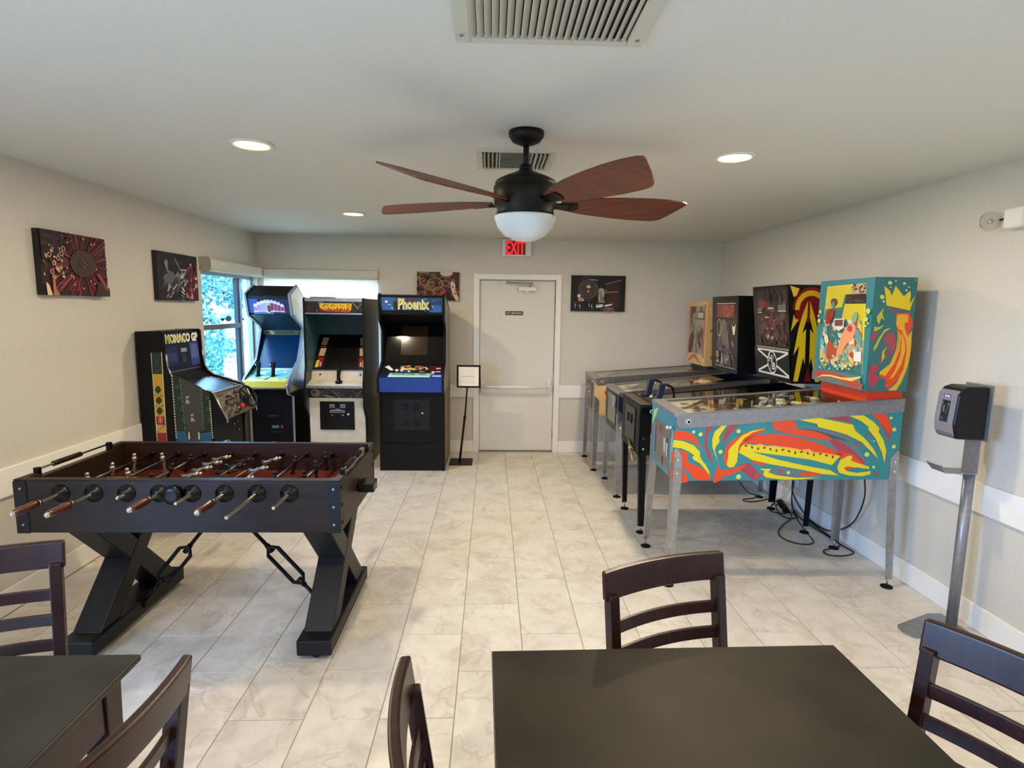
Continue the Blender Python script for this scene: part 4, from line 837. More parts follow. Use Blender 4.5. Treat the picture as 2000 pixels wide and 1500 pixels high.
r.panel('head_top', a, b, (5.955, 1.77), (6.175, 1.865), m_black); r.panel('head_top', a, b, (6.175, 1.865), (6.48, 1.70), m_black); r.mb().box((a, 6.485, .02), (b, 6.50, 1.70), m_black).build('back_panel', r.t)

# --- racing cockpit style cabinet against the left wall, facing right
ya, yb_ = 4.25, 4.80; th = .019
r = Rig('racing_cabinet', 'black racing arcade cabinet with road artwork and steering wheel, against the left wall', 'arcade cabinet', (-2.27, 4.525, 0))
pr = [(-2.575, .005), (-2.575, 1.462), (-2.392, 1.466), (-2.378, 1.455), (-2.372, 1.30), (-2.362, 1.20), (-2.335, 1.125), (-2.27, 1.085), (-2.06, 1.026), (-2.045, 1.012), (-1.952, .812), (-1.958, .798), (-2.04, .80), (-2.055, .70), (-2.055, .005)]
for y in (ya, yb_ - th): r.mb().prism([(p[0], p[1]) for p in pr], 'y', y, y + th, m_black).build('side_panel', r.t)
for y in (ya + th / 2, yb_ - th / 2):
    e_ = MB(); pp = pr[4:12]
    for p, q in zip(pp, pp[1:]): e_.cyl(r.M @ Vector((p[0], y, p[1])), r.M @ Vector((q[0], y, q[1])), .009, mat('edge_silver', '#a8adb4', .25, .8), seg=8)
    e_.build('edge_trim', r.t)
H = homog([(95, 160), (1000, 1160), (215, 1375), (840, 1370)], [(-2.49, 1.462), (-1.952, .814), (-2.467, .667), (-2.063, .672)])
def Hs(p): return H(p)
sa = r.art((0, ya - .0004, 0), (1, 0, 0), (0, 0, 1), tr=Hs, gloss=.35)
low = lambda p, q, t: (p[0] + (q[0] - p[0]) * t, p[1] + (q[1] - p[1]) * t)
sa.poly('#c9c6b4', [(141, 400), (268, 395), (345, 1700), (232, 1700)]).poly('#102422', [(150, 400), (258, 395), (272, 640), (163, 640)])
for i in range(4): sa.poly('#1f4a3a' if i % 2 else '#27323a', [(175 + i * 3, 410 + i * 55), (205 + i * 3, 440 + i * 55), (240 + i * 3, 405 + i * 55), (215 + i * 3, 470 + i * 55), (180 + i * 3, 455 + i * 55)])
sa.poly('#c79a24', [(166, 642), (272, 638), (298, 1110), (205, 1115)]).poly('#c9a04a', [(207, 1115), (298, 1112), (316, 1300), (215, 1300)]).poly('#8c1f24', [(215, 1300), (318, 1300), (340, 1700), (236, 1700)])
for y in (815, 935, 1052):
    x = 226 + (y - 815) * .08; sa.poly('#1c3a2c', [(x - 38, y + 5), (x - 18, y - 32), (x, y - 45), (x + 20, y - 30), (x + 38, y + 5), (x + 16, y + 35), (x, y + 40), (x - 16, y + 35)]).line('#14241c', (x, y + 30), (x, y + 52), 8)
for x, y in ((196, 878), (262, 882), (205, 1000), (278, 996), (228, 1285), (255, 1250), (283, 1230), (300, 1215)): sa.disc('#5c3a14', x, y, 8, 8, 8); sa.k -= 1
sa.k += 1; sa.poly('#6a1418', [(206, 1118), (300, 1116), (306, 1208), (214, 1208)]).poly('#c8484c', [(222, 1130), (284, 1122), (286, 1190), (230, 1195)]).poly('#d8a09a', [(246, 1118), (256, 1118), (260, 1190), (250, 1190)])
# road
sa.poly('#14281a', [(378, 650), (475, 668), (560, 1280), (430, 1280)]).poly('#2c4428', [(466, 670), (505, 690), (545, 1285), (520, 1285)]).poly('#3a3c3a', [(500, 690), (700, 778), (745, 1285), (545, 1285)]).poly('#2c4428', [(695, 778), (722, 795), (752, 1285), (738, 1285)]).poly('#12261a', [(722, 800), (808, 850), (835, 1290), (748, 1285)])
sa.poly('#1f567c', [(432, 1282), (545, 1282), (560, 1360), (560, 1700), (455, 1700)]).poly('#1f567c', [(705, 1300), (830, 1285), (850, 1700), (720, 1700)]).poly('#3a3c34', [(560, 1282), (705, 1285), (720, 1700), (562, 1700)])
for i in range(9):
    for x in (435 + i * 12, 770 + i * 6):
        y = 720 + i * 62
        if x < 700 or y > 880: sa.disc('#1f4a2c' if i % 2 else '#0e1c14', x, y, 26, 24, 9); sa.k -= 1
sa.k += 1
for p, q, n in (((385, 648), (437, 1370), 22), ((812, 935), (845, 1370), 16), ((478, 700), (535, 1270), 12), ((712, 810), (746, 1270), 10)):
    for i in range(n):
        A, B = low(p, q, i / n), low(p, q, (i + .62) / n); sa.line('#d6dcd4' if n > 12 else '#6f8a5a', A, B, 11 if n > 12 else 7); sa.k -= 1
sa.k += 1
for x, y in ((562, 925), (618, 1125)):
    sa.poly('#b9a8ac', [(x - 18, y - 35), (x + 14, y - 40), (x + 4, y + 5), (x + 24, y + 30), (x - 20, y + 34), (x - 10, y)]).disc('#7a3444', x, y - 8, 9, 14, 8).line('#c9c4c0', (x - 20, y + 42), (x + 30, y + 40), 6)
for x in (578, 690): sa.poly('#e2e2da', [(x - 6, 1290), (x + 5, 1290), (x + 12, 1370), (x - 2, 1372)])
sa.build('side_artwork', r.t)
def across(name, p, q, m, t_=.012, bevel=0):
    d = Vector((q[0] - p[0], q[1] - p[1])).normalized(); n = (-d[1] * t_, d[0] * t_)
    return r.mb().prism([p, q, (q[0] + n[0], q[1] + n[1]), (p[0] + n[0], p[1] + n[1])], 'y', ya + th, yb_ - th, m).build(name, r.t, bevel)
across('marquee_panel', (-2.378, 1.135), (-2.402, 1.455), mat('marquee_navy', '#0b0f24', .3))
yw = yb_ - ya - 2 * th
mq = r.art((-2.3775, ya + th, 1.14), (0, yw, 0), (-.0235, 0, .31), gloss=.3)
mq.rect('#0d1230', 0, 0, 1, 1).rect('#1c2450', .05, .20, .36, .68).rect('#0a0c1c', .40, .18, .66, .70).rect('#3a4a8c', .72, .14, .97, .72).rect('#4a5ea0', .73, .30, .96, .66).rect('#8f94a8', .45, .50, .62, .60).rect('#3a3c4c', .08, .58, .33, .61).rect('#34406c', .08, .30, .32, .52).rect('#2c3a3a', .47, .22, .58, .44)
for i in range(6): mq.rect('#6878b0', .75, .36 + i * .05, .93, .375 + i * .05); mq.k -= 1
mq.k += 1; mq.rect('#6a5460', .0, .05, .95, .075).text('#f0efe0', 'MONACO GP', .075, .735, .985, .965, shear=.01, bold=.055).text('#a9a81c', 'MONACO', .085, .75, .675, .93, shear=.01, bold=.02)
mq.build('marquee', r.t)
across('dash_panel', (-2.31, 1.085), (-2.378, 1.135), m_blackm); across('screen_panel', (-2.052, 1.008), (-2.31, 1.085), m_blackg)
sc = r.art((-2.058, ya + th, 1.0115), (0, yw, 0), (-.25, 0, .0745), gloss=.25)
sc.rect('#15181c', 0, 0, 1, 1).rect('#c9d4dc', 0, 0, .05, 1).rect('#aeb8c4', .06, .0, 1, .045).rect('#1b2330', .09, .11, .83, .98).rect('#93a4ae', .09, .10, .8, .125).rect('#3c3448', .86, .05, .98, .95).strokes(['#8a6aa0', '#6a4a80', '#a898b8', '#c8c0cc'], 12, .87, .08, .97, .92, .12, .06, 5).build('bezel_artwork', r.t)
across('control_panel', (-1.962, .815), (-2.052, 1.008), m_black)
cp = r.art((-1.9605, ya + th, .817), (0, yw, 0), (-.0885, 0, .19), gloss=.4); cp.rect('#5c5648', 0, 0, 1, 1).rect('#6a6354', .03, .05, .97, .93).strokes(['#4a4438', '#7a735f', '#2c281f', '#3a2428', '#8c8470', '#1c1a18'], 60, .04, .06, .96, .92, .22, .10, 6).build('panel_artwork', r.t)
n = Vector((.9, 0, .42)).normalized(); ctr = Vector((-1.985, ya + .36, .92)); u = Vector((0, 1, 0)); w_ = n.cross(u)
def on(p, h): return r.M @ (ctr + u * p[0] + w_ * p[1] + n * h)
sw = MB(); sw.tube([on((.115 * math.cos(t), .085 * math.sin(t)), .05) for t in [2 * math.pi * i / 24 for i in range(24)]], .011, m_blackg, closed=True)
for t in (0, 2.1, 4.2): sw.tube([on((0, 0), .05), on((.11 * math.cos(t), .08 * math.sin(t)), .05)], .008, m_dark)
sw.cyl(on((0, 0), 0), on((0, 0), .05), .02, m_dark).build('steering_wheel', r.t)
p0 = Vector((-1.955, ya + .17, .875)); MB().cyl(r.M @ p0, r.M @ (p0 + n * .04), .006, m_chrome).sphere(r.M @ (p0 + n * .05), .02, mat('red_knob', '#b01828', .25)).build('gear_knob', r.t)
MB().cyl(r.M @ (p0 + Vector((0, .09, .03))), r.M @ (p0 + Vector((0, .09, .03)) + n * .03), .006, m_chrome).build('switch', r.t)
across('apron_panel', (-2.05, .805), (-1.962, .812), m_black); across('front_panel', (-2.062, .02), (-2.062, .81), mat('front_panel_black', '#0c0d0f', .45, spec=.25))
for y, z in ((4.60, .72), (4.66, .73), (4.68, .66)): r.mb().cyl((-2.062, y, z), (-2.05, y, z), .009, m_chrome, seg=10).build('door_lock', r.t)
r.mb().box((-2.575, ya + th, .02), (-2.56, yb_ - th, 1.46), m_black).box((-2.56, ya + th, 1.448), (-2.43, yb_ - th, 1.46), m_black).build('back_panel', r.t)
# ------------------------------------------------------------------ pinball machines
m_pglass = glass('playfield_glass', (.96, .98, .97), 1.33, .02)
def pinball(name, label, loc, rz, w, L, zb, zbr, zf, zr, body, rail, legm, bbx, bby, bbz, bbd, bbm, field, apron, lean=0.0, ped=None, railh=.07, splay=.035, front=None):
    """local frame: x from the front (0) to the rear (L), y across (-w/2 is the near side), z up"""
    t = thing(name, label, 'pinball machine', loc, rz, 'pinball machines along the right wall'); h = w / 2; th = .019
    zt = lambda x: zf + (zr - zf) * x / L; zl = lambda x: zb + (zbr - zb) * x / L
    for s in (-1, 1):
        y0, y1 = (s * h, s * (h - th))
        MB().prism([(0, zl(0)), (L, zl(L)), (L, zt(L)), (0, zt(0))], 'y', min(y0, y1), max(y0, y1), body).build('side_board', t)
        y0, y1 = (s * (h + .003), s * (h - th - .012))
        MB().prism([(.004, zt(0) - railh * .55), (.02, zt(0) - railh), (.05, zt(0) - railh * 1.04), (L + .004, zt(L) - railh), (L + .004, zt(L) + .004), (.004, zt(0) + .004)], 'y', min(s * h, s * (h + .003)), max(s * h, s * (h + .003)), rail).prism([(.004, zt(0) + .001), (L + .004, zt(L) + .001), (L + .004, zt(L) + .005), (.004, zt(0) + .005)], 'y', min(y0, y1), max(y0, y1), rail).build('side_rail', t)
        MB().cyl((.075, s * (h + .003), zt(0) - railh * .5), (.075, s * (h + .008), zt(0) - railh * .5), .014, m_white, seg=16).cyl((.075, s * (h + .008), zt(0) - railh * .5), (.075, s * (h + .012), zt(0) - railh * .5), .009, m_black, seg=14).build('flipper_button', t)
    MB().box((0, -h + th, zl(0)), (th, h - th, zt(0)), front or body).build('front_board', t); MB().box((L - th, -h + th, zl(L)), (L, h - th, zt(L)), body).build('rear_board', t)
    MB().hexa([(th, -h + th, zl(0)), (L - th, -h + th, zl(L)), (L - th, h - th, zl(L)), (th, h - th, zl(0))], [(th, -h + th, zl(0) + .012), (L - th, -h + th, zl(L) + .012), (L - th, h - th, zl(L) + .012), (th, h - th, zl(0) + .012)], m_black).build('bottom_board', t)
    MB().hexa([(-.008, -h - .004, zt(0) - .012), (.075, -h - .004, zt(0) - .006), (.075, h + .004, zt(0) - .006), (-.008, h + .004, zt(0) - .012)], [(-.006, -h - .004, zt(0) + .010), (.075, -h - .004, zt(0) + .014), (.075, h + .004, zt(0) + .014), (-.006, h + .004, zt(0) + .010)], rail).build('lockdown_bar', t, bevel=.003)
    dz = .045; xe = L - bbd - .02 if ped is None else bbx
    pf = MB().hexa([(.075, -h + .02, zt(.075) - dz - .008), (xe, -h + .02, zt(xe) - dz - .004), (xe, h - .02, zt(xe) - dz - .004), (.075, h - .02, zt(.075) - dz - .008)], [(.075, -h + .02, zt(.075) - dz), (xe, -h + .02, zt(xe) - dz), (xe, h - .02, zt(xe) - dz), (.075, h - .02, zt(.075) - dz)], mat('playfield_wood', '#6a5236', .4)).build('playfield', t)
    a = Art((.075, -h + .022, zt(.075) - dz), (xe - .075, 0, zt(xe) - zt(.075)), (0, w - .044, 0), gloss=.3)
    a.rect(field[0], 0, 0, 1, 1).strokes(field, 60, .02, .03, .99, .97, .14, .12, len(label)); apron(a); a.build('playfield_artwork', t)
    hw = h - .022; za = lambda x: zt(x) - .013
    if ped or front is None and railh < .04:
        ca = mat('apron_cream', '#e9e1bd', .4); m_ = MB()
        for pl in ([(.076, -hw), (.115, -hw), (.115, hw), (.076, hw)], [(.115, -hw), (.33, -hw), (.16, -.045), (.115, -.04)], [(.115, .04), (.16, .045), (.33, hw), (.115, hw)]):
            n_ = len(pl); m_.add([(x, y, za(x)) for x, y in pl] + [(x, y, za(x) - .003) for x, y in pl], [tuple(range(n_)), tuple(range(2 * n_ - 1, n_ - 1, -1))] + [(i, n_ + i, n_ + (i + 1) % n_, (i + 1) % n_) for i in range(n_)], ca)
        m_.build('apron', t)
        m2 = MB()
        for yy in (-.16, .10): m2.hexa([(.15, yy, za(.15)), (.20, yy, za(.20)), (.20, yy + .07, za(.20)), (.15, yy + .07, za(.15))], [(.15, yy, za(.15) + .001), (.20, yy, za(.20) + .001), (.20, yy + .07, za(.20) + .001), (.15, yy + .07, za(.15) + .001)], mat('card_brown', '#5c5140', .5))
        m2.build('instruction_card', t)
    q = lambda u, v, dh=0: (.075 + (xe - .075) * u, (-h + .022) + (w - .044) * v, zt(.075 + (xe - .075) * u) - dz + dh)
    MB().hexa([(.07, -h + th, zt(.07) - .004), (xe, -h + th, zt(xe) - .004), (xe, h - th, zt(xe) - .004), (.07, h - th, zt(.07) - .004)], [(.07, -h + th, zt(.07)), (xe, -h + th, zt(xe)), (xe, h - th, zt(xe)), (.07, h - th, zt(.07))], m_pglass).build('playfield_glass', t)
    for s in (-1, 1):
        y0 = s * (h - th); MB().hexa([(.03, y0 - s * .002, zt(.03) - .2), (xe, y0 - s * .002, zt(xe) - .2), (xe, y0, zt(xe) - .2), (.03, y0, zt(.03) - .2)], [(.03, y0 - s * .002, zt(.03) - .004), (xe, y0 - s * .002, zt(xe) - .004), (xe, y0, zt(xe) - .004), (.03, y0, zt(.03) - .004)], mat('inner_wood', '#4a3524', .5)).build('inner_lining', t)
    for sx, ye in ((0, -1), (0, 1), (1, -1), (1, 1)):
        x = .035 if sx == 0 else L - .035; s = -1 if sx == 0 else 1; y = ye * h; zt_ = zl(x) + .20 + (.0 if sx == 0 else -.02); fx, fy = x + s * splay, y + ye * splay * .7
        ww = .045; mb = MB()
        xo = 0 if sx == 0 else L
        mb.hexa([(fx - .021, fy - .002, .055), (fx + .021, fy - .002, .055), (fx + .021, fy + .002, .055), (fx - .021, fy + .002, .055)], [(min(xo, xo - s * ww * 1.1) , y + ye * .003 - .002, zl(x)), (max(xo, xo - s * ww * 1.1), y + ye * .003 - .002, zl(x)), (max(xo, xo - s * ww * 1.1), y + ye * .003 + .002, zl(x)), (min(xo, xo - s * ww * 1.1), y + ye * .003 + .002, zl(x))], legm)
        mb.prism([(xo, zl(x) - .001), (xo - s * ww * 1.1, zl(x) - .001), (xo - s * ww * 1.1, zt_ - .05), (xo - s * .012, zt_), (xo, zt_)], 'y', min(y + ye * .001, y + ye * .005), max(y + ye * .001, y + ye * .005), legm)
        f0 = fx + s * .021; e = -s * .004
        mb.hexa([(f0, fy - ye * .034, .055), (f0 + e, fy - ye * .034, .055), (f0 + e, fy, .055), (f0, fy, .055)], [(xo + s * .004, y - ye * ww, zl(x)), (xo + s * .004 + e, y - ye * ww, zl(x)), (xo + s * .004 + e, y, zl(x)), (xo + s * .004, y, zl(x))], legm)
        mb.box((xo + s * .001, y - ye * ww, zl(x)), (xo + s * .004, y, zt_ - .03), legm)
        for z in (zl(x) + .05, zt_ - .07): mb.cyl((xo - s * .022, y + ye * .005, z), (xo - s * .022, y + ye * .010, z), .007, m_chrome, seg=8)
        lg = mb.build('leg', t)
        MB().cyl((fx, fy - ye * .012, .012), (fx, fy - ye * .012, .062), .005, m_steel, seg=8).lathe([(.034, 0), (.034, .007), (.016, .014), (.0001, .016)], m_blackm, (fx, fy - ye * .012, 0), seg=18).build('leveller', lg)
    # backbox
    x0, x1, y0, y1, z0, z1 = bbx, bbx + bbd, bby[0], bby[1], bbz[0], bbz[1]
    fb = [(x0, z0), (x1, z0), (x1, z1), (x0 - lean, z1)]
    for yy in (y0, y1 - .015): MB().prism(fb, 'y', yy, yy + .015, bbm).build('backbox_side', t)
    B = MB(); B.hexa([(x0, y0 + .015, z0), (x1, y0 + .015, z0), (x1, y1 - .015, z0), (x0, y1 - .015, z0)], [(x0, y0 + .015, z0 + .015), (x1, y0 + .015, z0 + .015), (x1, y1 - .015, z0 + .015), (x0, y1 - .015, z0 + .015)], bbm)
    B.box((x0 - lean, y0 + .015, z1 - .015), (x1, y1 - .015, z1), bbm).box((x1 - .012, y0 + .015, z0 + .015), (x1, y1 - .015, z1 - .015), m_black); B.build('backbox_shell', t)
    if ped: MB().prism([(x0 + ped[1], zt(x0) - .01), (x1, zt(x1) - .01), (x1, z0), (x0 + ped[1], z0)], 'y', y0 + ped[1], y1 - ped[1], ped[0]).build('backbox_pedestal', t)
    return t, q, zt, zl
def bumper(t, q, u, v, r, cap, post, hh=.04):
    p = q(u, v); MB().cyl(p, (p[0], p[1], p[2] + hh - .01), r * .75, post, seg=14).lathe([(r, hh - .012), (r, hh - .006), (r * .8, hh), (.0001, hh + .003)], cap, p, seg=16).build('pop_bumper', t)
def gates(t, q, seed, n, cols, lo=.15):
    rd = random.Random(seed)
    for i in range(n):
        u, v = rd.uniform(lo, .97), rd.uniform(.06, .94); p = q(u, v); c = cols[rd.randrange(len(cols))]; k = rd.randrange(3)
        m = MB()
        if k == 0: m.box((p[0], p[1], p[2]), (p[0] + .03, p[1] + .006, p[2] + .03), c).build('target', t)
        elif k == 1: m.cyl(p, (p[0], p[1], p[2] + .03), .006, c, seg=10).sphere((p[0], p[1], p[2] + .03), .009, c, 8, 6).build('post', t)
        else: m.prism([(p[0], p[1]), (p[0] + .07, p[1] + rd.uniform(-.02, .02)), (p[0] + .04, p[1] + .035)], 'z', p[2] + .022, p[2] + .027, c).cyl((p[0] + .035, p[1] + .012, p[2]), (p[0] + .035, p[1] + .012, p[2] + .023), .005, c, seg=8).build('plastic_cover', t)
m_cream = mat('cream_plastic', '#e8dfb8', .35); m_rdp = mat('red_plastic', '#a8281c', .35); m_ylp = mat('yellow_plastic', '#d8c22c', .35); m_clr = mat('pale_plastic', '#c8ccc0', .3)

TE, OR, YE = '#2c8084', '#dc4418', '#dcc814'; MR, LY, GR = '#a43c46', '#c6cf62', '#5e7478'
m_te = noisy('teal_paint', '#29787c', '#318488', .4, 14)
def ap1(a):
    a.rect('#6e4a2c', .02, .05, .34, .95).strokes(['#a8643a', '#8a3a20', '#c8a060', '#5a3420'], 30, .14, .08, .5, .92, .12, .07, 4)
    a.poly('#efe9c8', [(0, 0), (.26, 0), (.08, .42), (0, .45)]).poly('#efe9c8', [(0, 1), (.27, 1), (.08, .58), (0, .55)]).rect('#d4cc9e', 0, 0, .05, 1).rect('#57523a', .06, .12, .09, .26).rect('#57523a', .06, .74, .09, .88)
    a.rect(YE, .78, 0, .83, .6).rect('#3a5a3c', .5, .1, .75, .4)
t, q, zt, zl = pinball('pinball_machine', 'teal pinball machine painted with orange and yellow waves, crown on its backbox, nearest of four', (1.10, 3.575, 0), R(-1.6), .55, 1.345, .652, .678, 1.052, 1.165, m_te, m_grey, m_steel,
    1.105, (-.277, .30), (1.212, 1.872), .245, m_te, ['#4a4630', '#2c4038', '#6a5a34', '#8a7a4c', '#30281c', '#7a3020'], ap1, ped=(mat('pedestal_orange', '#e03c14', .35), .035), railh=.075)
for u, v, r in ((.62, .35, .032), (.66, .55, .032), (.70, .3, .034), (.86, .5, .03), (.6, .75, .03), (.52, .2, .022)): bumper(t, q, u, v, r, m_cream, m_clr)
gates(t, q, 5, 26, [m_cream, m_clr, m_rdp, m_ylp, m_clr], .25)
for v in (.38, .62): p = q(.17, v); MB().prism([(p[0], p[1] - .01), (p[0] + .06, p[1] - .004 + (.02 if v < .5 else -.02)), (p[0] + .06, p[1] + .004 + (.02 if v < .5 else -.02)), (p[0], p[1] + .01)], 'z', p[2] + .01, p[2] + .025, m_cream).build('flipper', t)
h = .275
# painted side: shapes traced on the panel itself
H1 = homog([(165, 290), (1920, 160), (1897, 688), (205, 715)], [(.0, zt(0) - .077), (1.345, zt(1.345) - .075), (1.345, zl(1.345)), (0.0, zl(0))])
s = Art((0, -h - .0006, 0), (1, 0, 0), (0, 0, 1), tr=H1, gloss=.4)
s.poly(TE, [(166, 291), (1919, 161), (1896, 687), (205, 714)])
s.polys(GR, [[(880, 340), (1100, 290), (1350, 330), (1600, 440), (1660, 600), (1500, 520), (1300, 400), (1000, 350), (760, 420), (780, 370)], [(850, 640), (1100, 600), (1420, 640), (1200, 690), (900, 690)], [(1150, 300), (1400, 300), (1560, 400), (1300, 350)]], True)
s.polys(MR, [[(412, 275), (470, 268), (430, 340), (440, 430), (480, 520), (500, 570), (440, 500), (410, 380)], [(600, 262), (665, 255), (610, 330), (560, 415), (555, 350)], [(700, 600), (780, 570), (860, 660), (830, 700), (760, 650)], [(1340, 200), (1480, 190), (1540, 240), (1420, 225)], [(1380, 370), (1500, 420), (1620, 520), (1660, 580), (1540, 520), (1430, 450)], [(1700, 180), (1790, 240), (1830, 330), (1830, 400), (1780, 300)]], True)
s.polys(OR, [[(168, 312), (250, 318), (330, 360), (385, 445), (330, 410), (250, 385), (168, 375)], [(170, 478), (290, 490), (300, 560), (400, 600), (480, 650), (490, 700), (380, 700), (330, 650), (260, 600), (330, 714), (205, 714), (190, 600)],
    [(545, 560), (560, 620), (680, 610), (760, 575), (700, 640), (600, 680), (560, 714), (520, 714)], [(720, 400), (800, 350), (1000, 345), (1250, 395), (1450, 480), (1480, 510), (1300, 500), (1150, 470), (1000, 430), (850, 415)],
    [(800, 555), (900, 545), (930, 575), (850, 580)], [(1180, 650), (1260, 630), (1350, 640), (1300, 662), (1200, 665)], [(1450, 480), (1560, 500), (1640, 570), (1600, 580), (1480, 540)], [(1690, 180), (1780, 172), (1840, 280), (1830, 330), (1780, 280), (1730, 220)], [(600, 420), (720, 330), (880, 296), (720, 420), (640, 600), (580, 540), (585, 470)]], True)
s.poly(OR, [(920, 240), (1090, 225), (1130, 290), (940, 296)]).poly(OR, [(960, 300), (1240, 310), (1400, 380), (1250, 370), (1050, 330)], True)
s.poly(YE, [(165, 385), (240, 395), (330, 430), (385, 480), (392, 520), (420, 560), (450, 590), (480, 640), (488, 668), (440, 615), (400, 575), (345, 545), (332, 525), (345, 510), (300, 480), (240, 455), (165, 445)])
s.poly(YE, [(530, 270), (572, 268), (545, 310), (520, 360), (530, 400), (505, 440), (500, 470), (540, 560), (500, 490), (478, 440), (470, 380), (480, 320)])
s.poly(YE, [(660, 400), (700, 350), (780, 310), (880, 294), (780, 325), (720, 370), (685, 430), (685, 560), (665, 600), (625, 605), (608, 580), (612, 520), (608, 470), (625, 440)])
s.poly('#f0a43c', [(712, 428), (740, 418), (770, 420), (800, 425), (850, 416), (900, 432), (950, 428), (1000, 436), (1050, 440), (1120, 450), (1170, 462), (1230, 455), (1260, 478), (1340, 485), (1470, 508), (1462, 516), (1400, 505), (720, 440)])
s.poly(YE, [(705, 432), (760, 430), (1000, 448), (1200, 480), (1465, 512), (1412, 580), (1250, 565), (1050, 520), (790, 478), (1000, 540), (1200, 585), (1400, 620), (1470, 662), (1350, 650), (1150, 612), (950, 578), (800, 545), (690, 485)])
for i in range(15): s.disc('#5c3a14', 740 + i * 48, 432 + i * 5.2 + (i % 3) * 6, 13, 8, 7, rot=i); s.k -= 1
s.k += 1; s.poly(TE, [(800, 480), (1000, 505), (1250, 540), (1420, 583), (1400, 618), (1200, 585), (1000, 540)])
s.poly(YE, [(1450, 600), (1470, 540), (1530, 505), (1560, 510), (1550, 545), (1620, 570), (1690, 590), (1690, 610), (1600, 598), (1530, 600), (1520, 625), (1600, 640), (1700, 625), (1702, 650), (1640, 665), (1540, 660), (1470, 640)])
s.poly(OR, [(1500, 600), (1530, 590), (1580, 598), (1520, 622)])
s.poly(YE, [(860, 612), (950, 612), (935, 640), (1000, 662), (1150, 680), (1330, 675), (1200, 692), (1050, 696), (920, 680), (895, 655), (905, 630)])
s.poly(YE, [(1130, 222), (1290, 208), (1420, 235), (1545, 262), (1565, 310), (1640, 370), (1710, 450), (1752, 530), (1690, 470), (1620, 400), (1500, 340), (1400, 310), (1280, 280), (1270, 255)])
s.poly(YE, [(1510, 190), (1620, 186), (1700, 240), (1745, 290), (1740, 320), (1780, 380), (1808, 470), (1800, 565), (1775, 480), (1720, 370), (1655, 290), (1670, 285), (1600, 230)])
s.polys(LY, [[(x + r_ * math.cos(i * .6283), y + r_ * math.sin(i * .6283)) for i in range(10)] for x, y, r_ in ((313, 320, 13), (371, 340, 17), (546, 480, 17), (667, 314, 17), (710, 676, 20), (1085, 641, 14), (1665, 496, 19), (1828, 208, 12), (1856, 300, 16), (1861, 434, 16), (1721, 594, 11), (1712, 391, 7))])
s.polys('#b04450', [[(x + r_ * math.cos(i * .6283), y + r_ * math.sin(i * .6283)) for i in range(10)] for x, y, r_ in ((1024, 628, 16), (846, 668, 24), (1597, 420, 17), (1675, 345, 13), (1748, 645, 15))])
s.build('side_artwork', t)
# backbox side
bx0, bx1, by0 = 1.105, 1.35, -.277
H2 = homog([(715, 115), (1160, 100), (1010, 1330), (600, 1340)], [(bx0, 1.872), (bx1, 1.872), (bx1, 1.212), (bx0, 1.212)])
s = Art((0, by0 - .0006, 0), (1, 0, 0), (0, 0, 1), tr=H2, gloss=.4)
s.poly('#2a6a6a', [(716, 116), (1159, 101), (1010, 1329), (601, 1339)])
s.polys('#565e5e', [[(850, 440), (1040, 470), (930, 520), (880, 500)], [(800, 720), (900, 760), (900, 900), (780, 1050), (720, 1000), (780, 880)]], True)
s.polys(MR, [[(850, 720), (905, 760), (900, 900), (800, 1000), (740, 1060), (860, 900), (800, 800)], [(700, 1060), (740, 1100), (700, 1160), (740, 1210), (680, 1300), (630, 1240), (650, 1100)], [(690, 720), (730, 700), (700, 800), (650, 820)], [(850, 460), (900, 480), (880, 500)]], True)
s.poly(OR, [(925, 510), (1050, 500), (1085, 570), (1085, 640), (1060, 690), (1050, 700), (1045, 900), (1005, 1080), (900, 1240), (830, 1310), (790, 1280), (810, 1220), (735, 1185), (745, 1150), (870, 1060), (930, 930), (935, 780), (918, 620)])
Y2 = '#dda61c'; s.poly(Y2, [(930, 525), (985, 518), (1045, 525), (1040, 600), (1005, 615), (1002, 660), (1030, 760), (1078, 690), (1062, 900), (1030, 1060), (965, 1230), (905, 1325), (825, 1325), (905, 1255), (985, 1100), (1022, 900), (1008, 780), (975, 695), (940, 680), (918, 630)]).poly(Y2, [(968, 700), (1000, 800), (1006, 900), (965, 1050), (880, 1190), (838, 1215), (900, 1110), (955, 960), (970, 820)]).poly(Y2, [(935, 690), (965, 760), (948, 900), (890, 1050), (800, 1180), (742, 1165), (745, 1140), (850, 1050), (912, 900), (932, 780)]); s.poly('#b5780c', [(930, 690), (942, 800), (905, 960), (925, 900), (950, 800)])
s.poly('#dcc018', [(800, 215), (860, 265), (875, 320), (918, 205), (950, 250), (1000, 320), (1070, 252), (1075, 300), (1060, 400), (1115, 312), (1060, 475), (1000, 462), (820, 430), (812, 330)])
s.polys('#b5b030', [[(800, 450), (775, 520), (800, 590), (765, 570), (740, 640), (720, 600), (720, 550), (760, 500)], [(800, 640), (730, 670), (690, 665), (690, 720), (750, 690)], [(865, 668), (800, 690), (740, 780), (705, 850), (668, 915), (690, 880), (680, 930), (715, 890), (740, 830), (790, 730)], [(825, 865), (770, 930), (760, 1045), (800, 980), (790, 940)]])
s.polys(LY, [[(x + r_ * math.cos(i * .6283), y + r_ * math.sin(i * .6283)) for i in range(10)] for x, y, r_ in ((860, 175, 22), (922, 150, 10), (1010, 175, 15), (1055, 215, 10), (866, 225, 9), (776, 337, 24), (792, 386, 13), (1030, 250, 12), (1128, 130, 8))])
s.build('backbox_artwork', t)
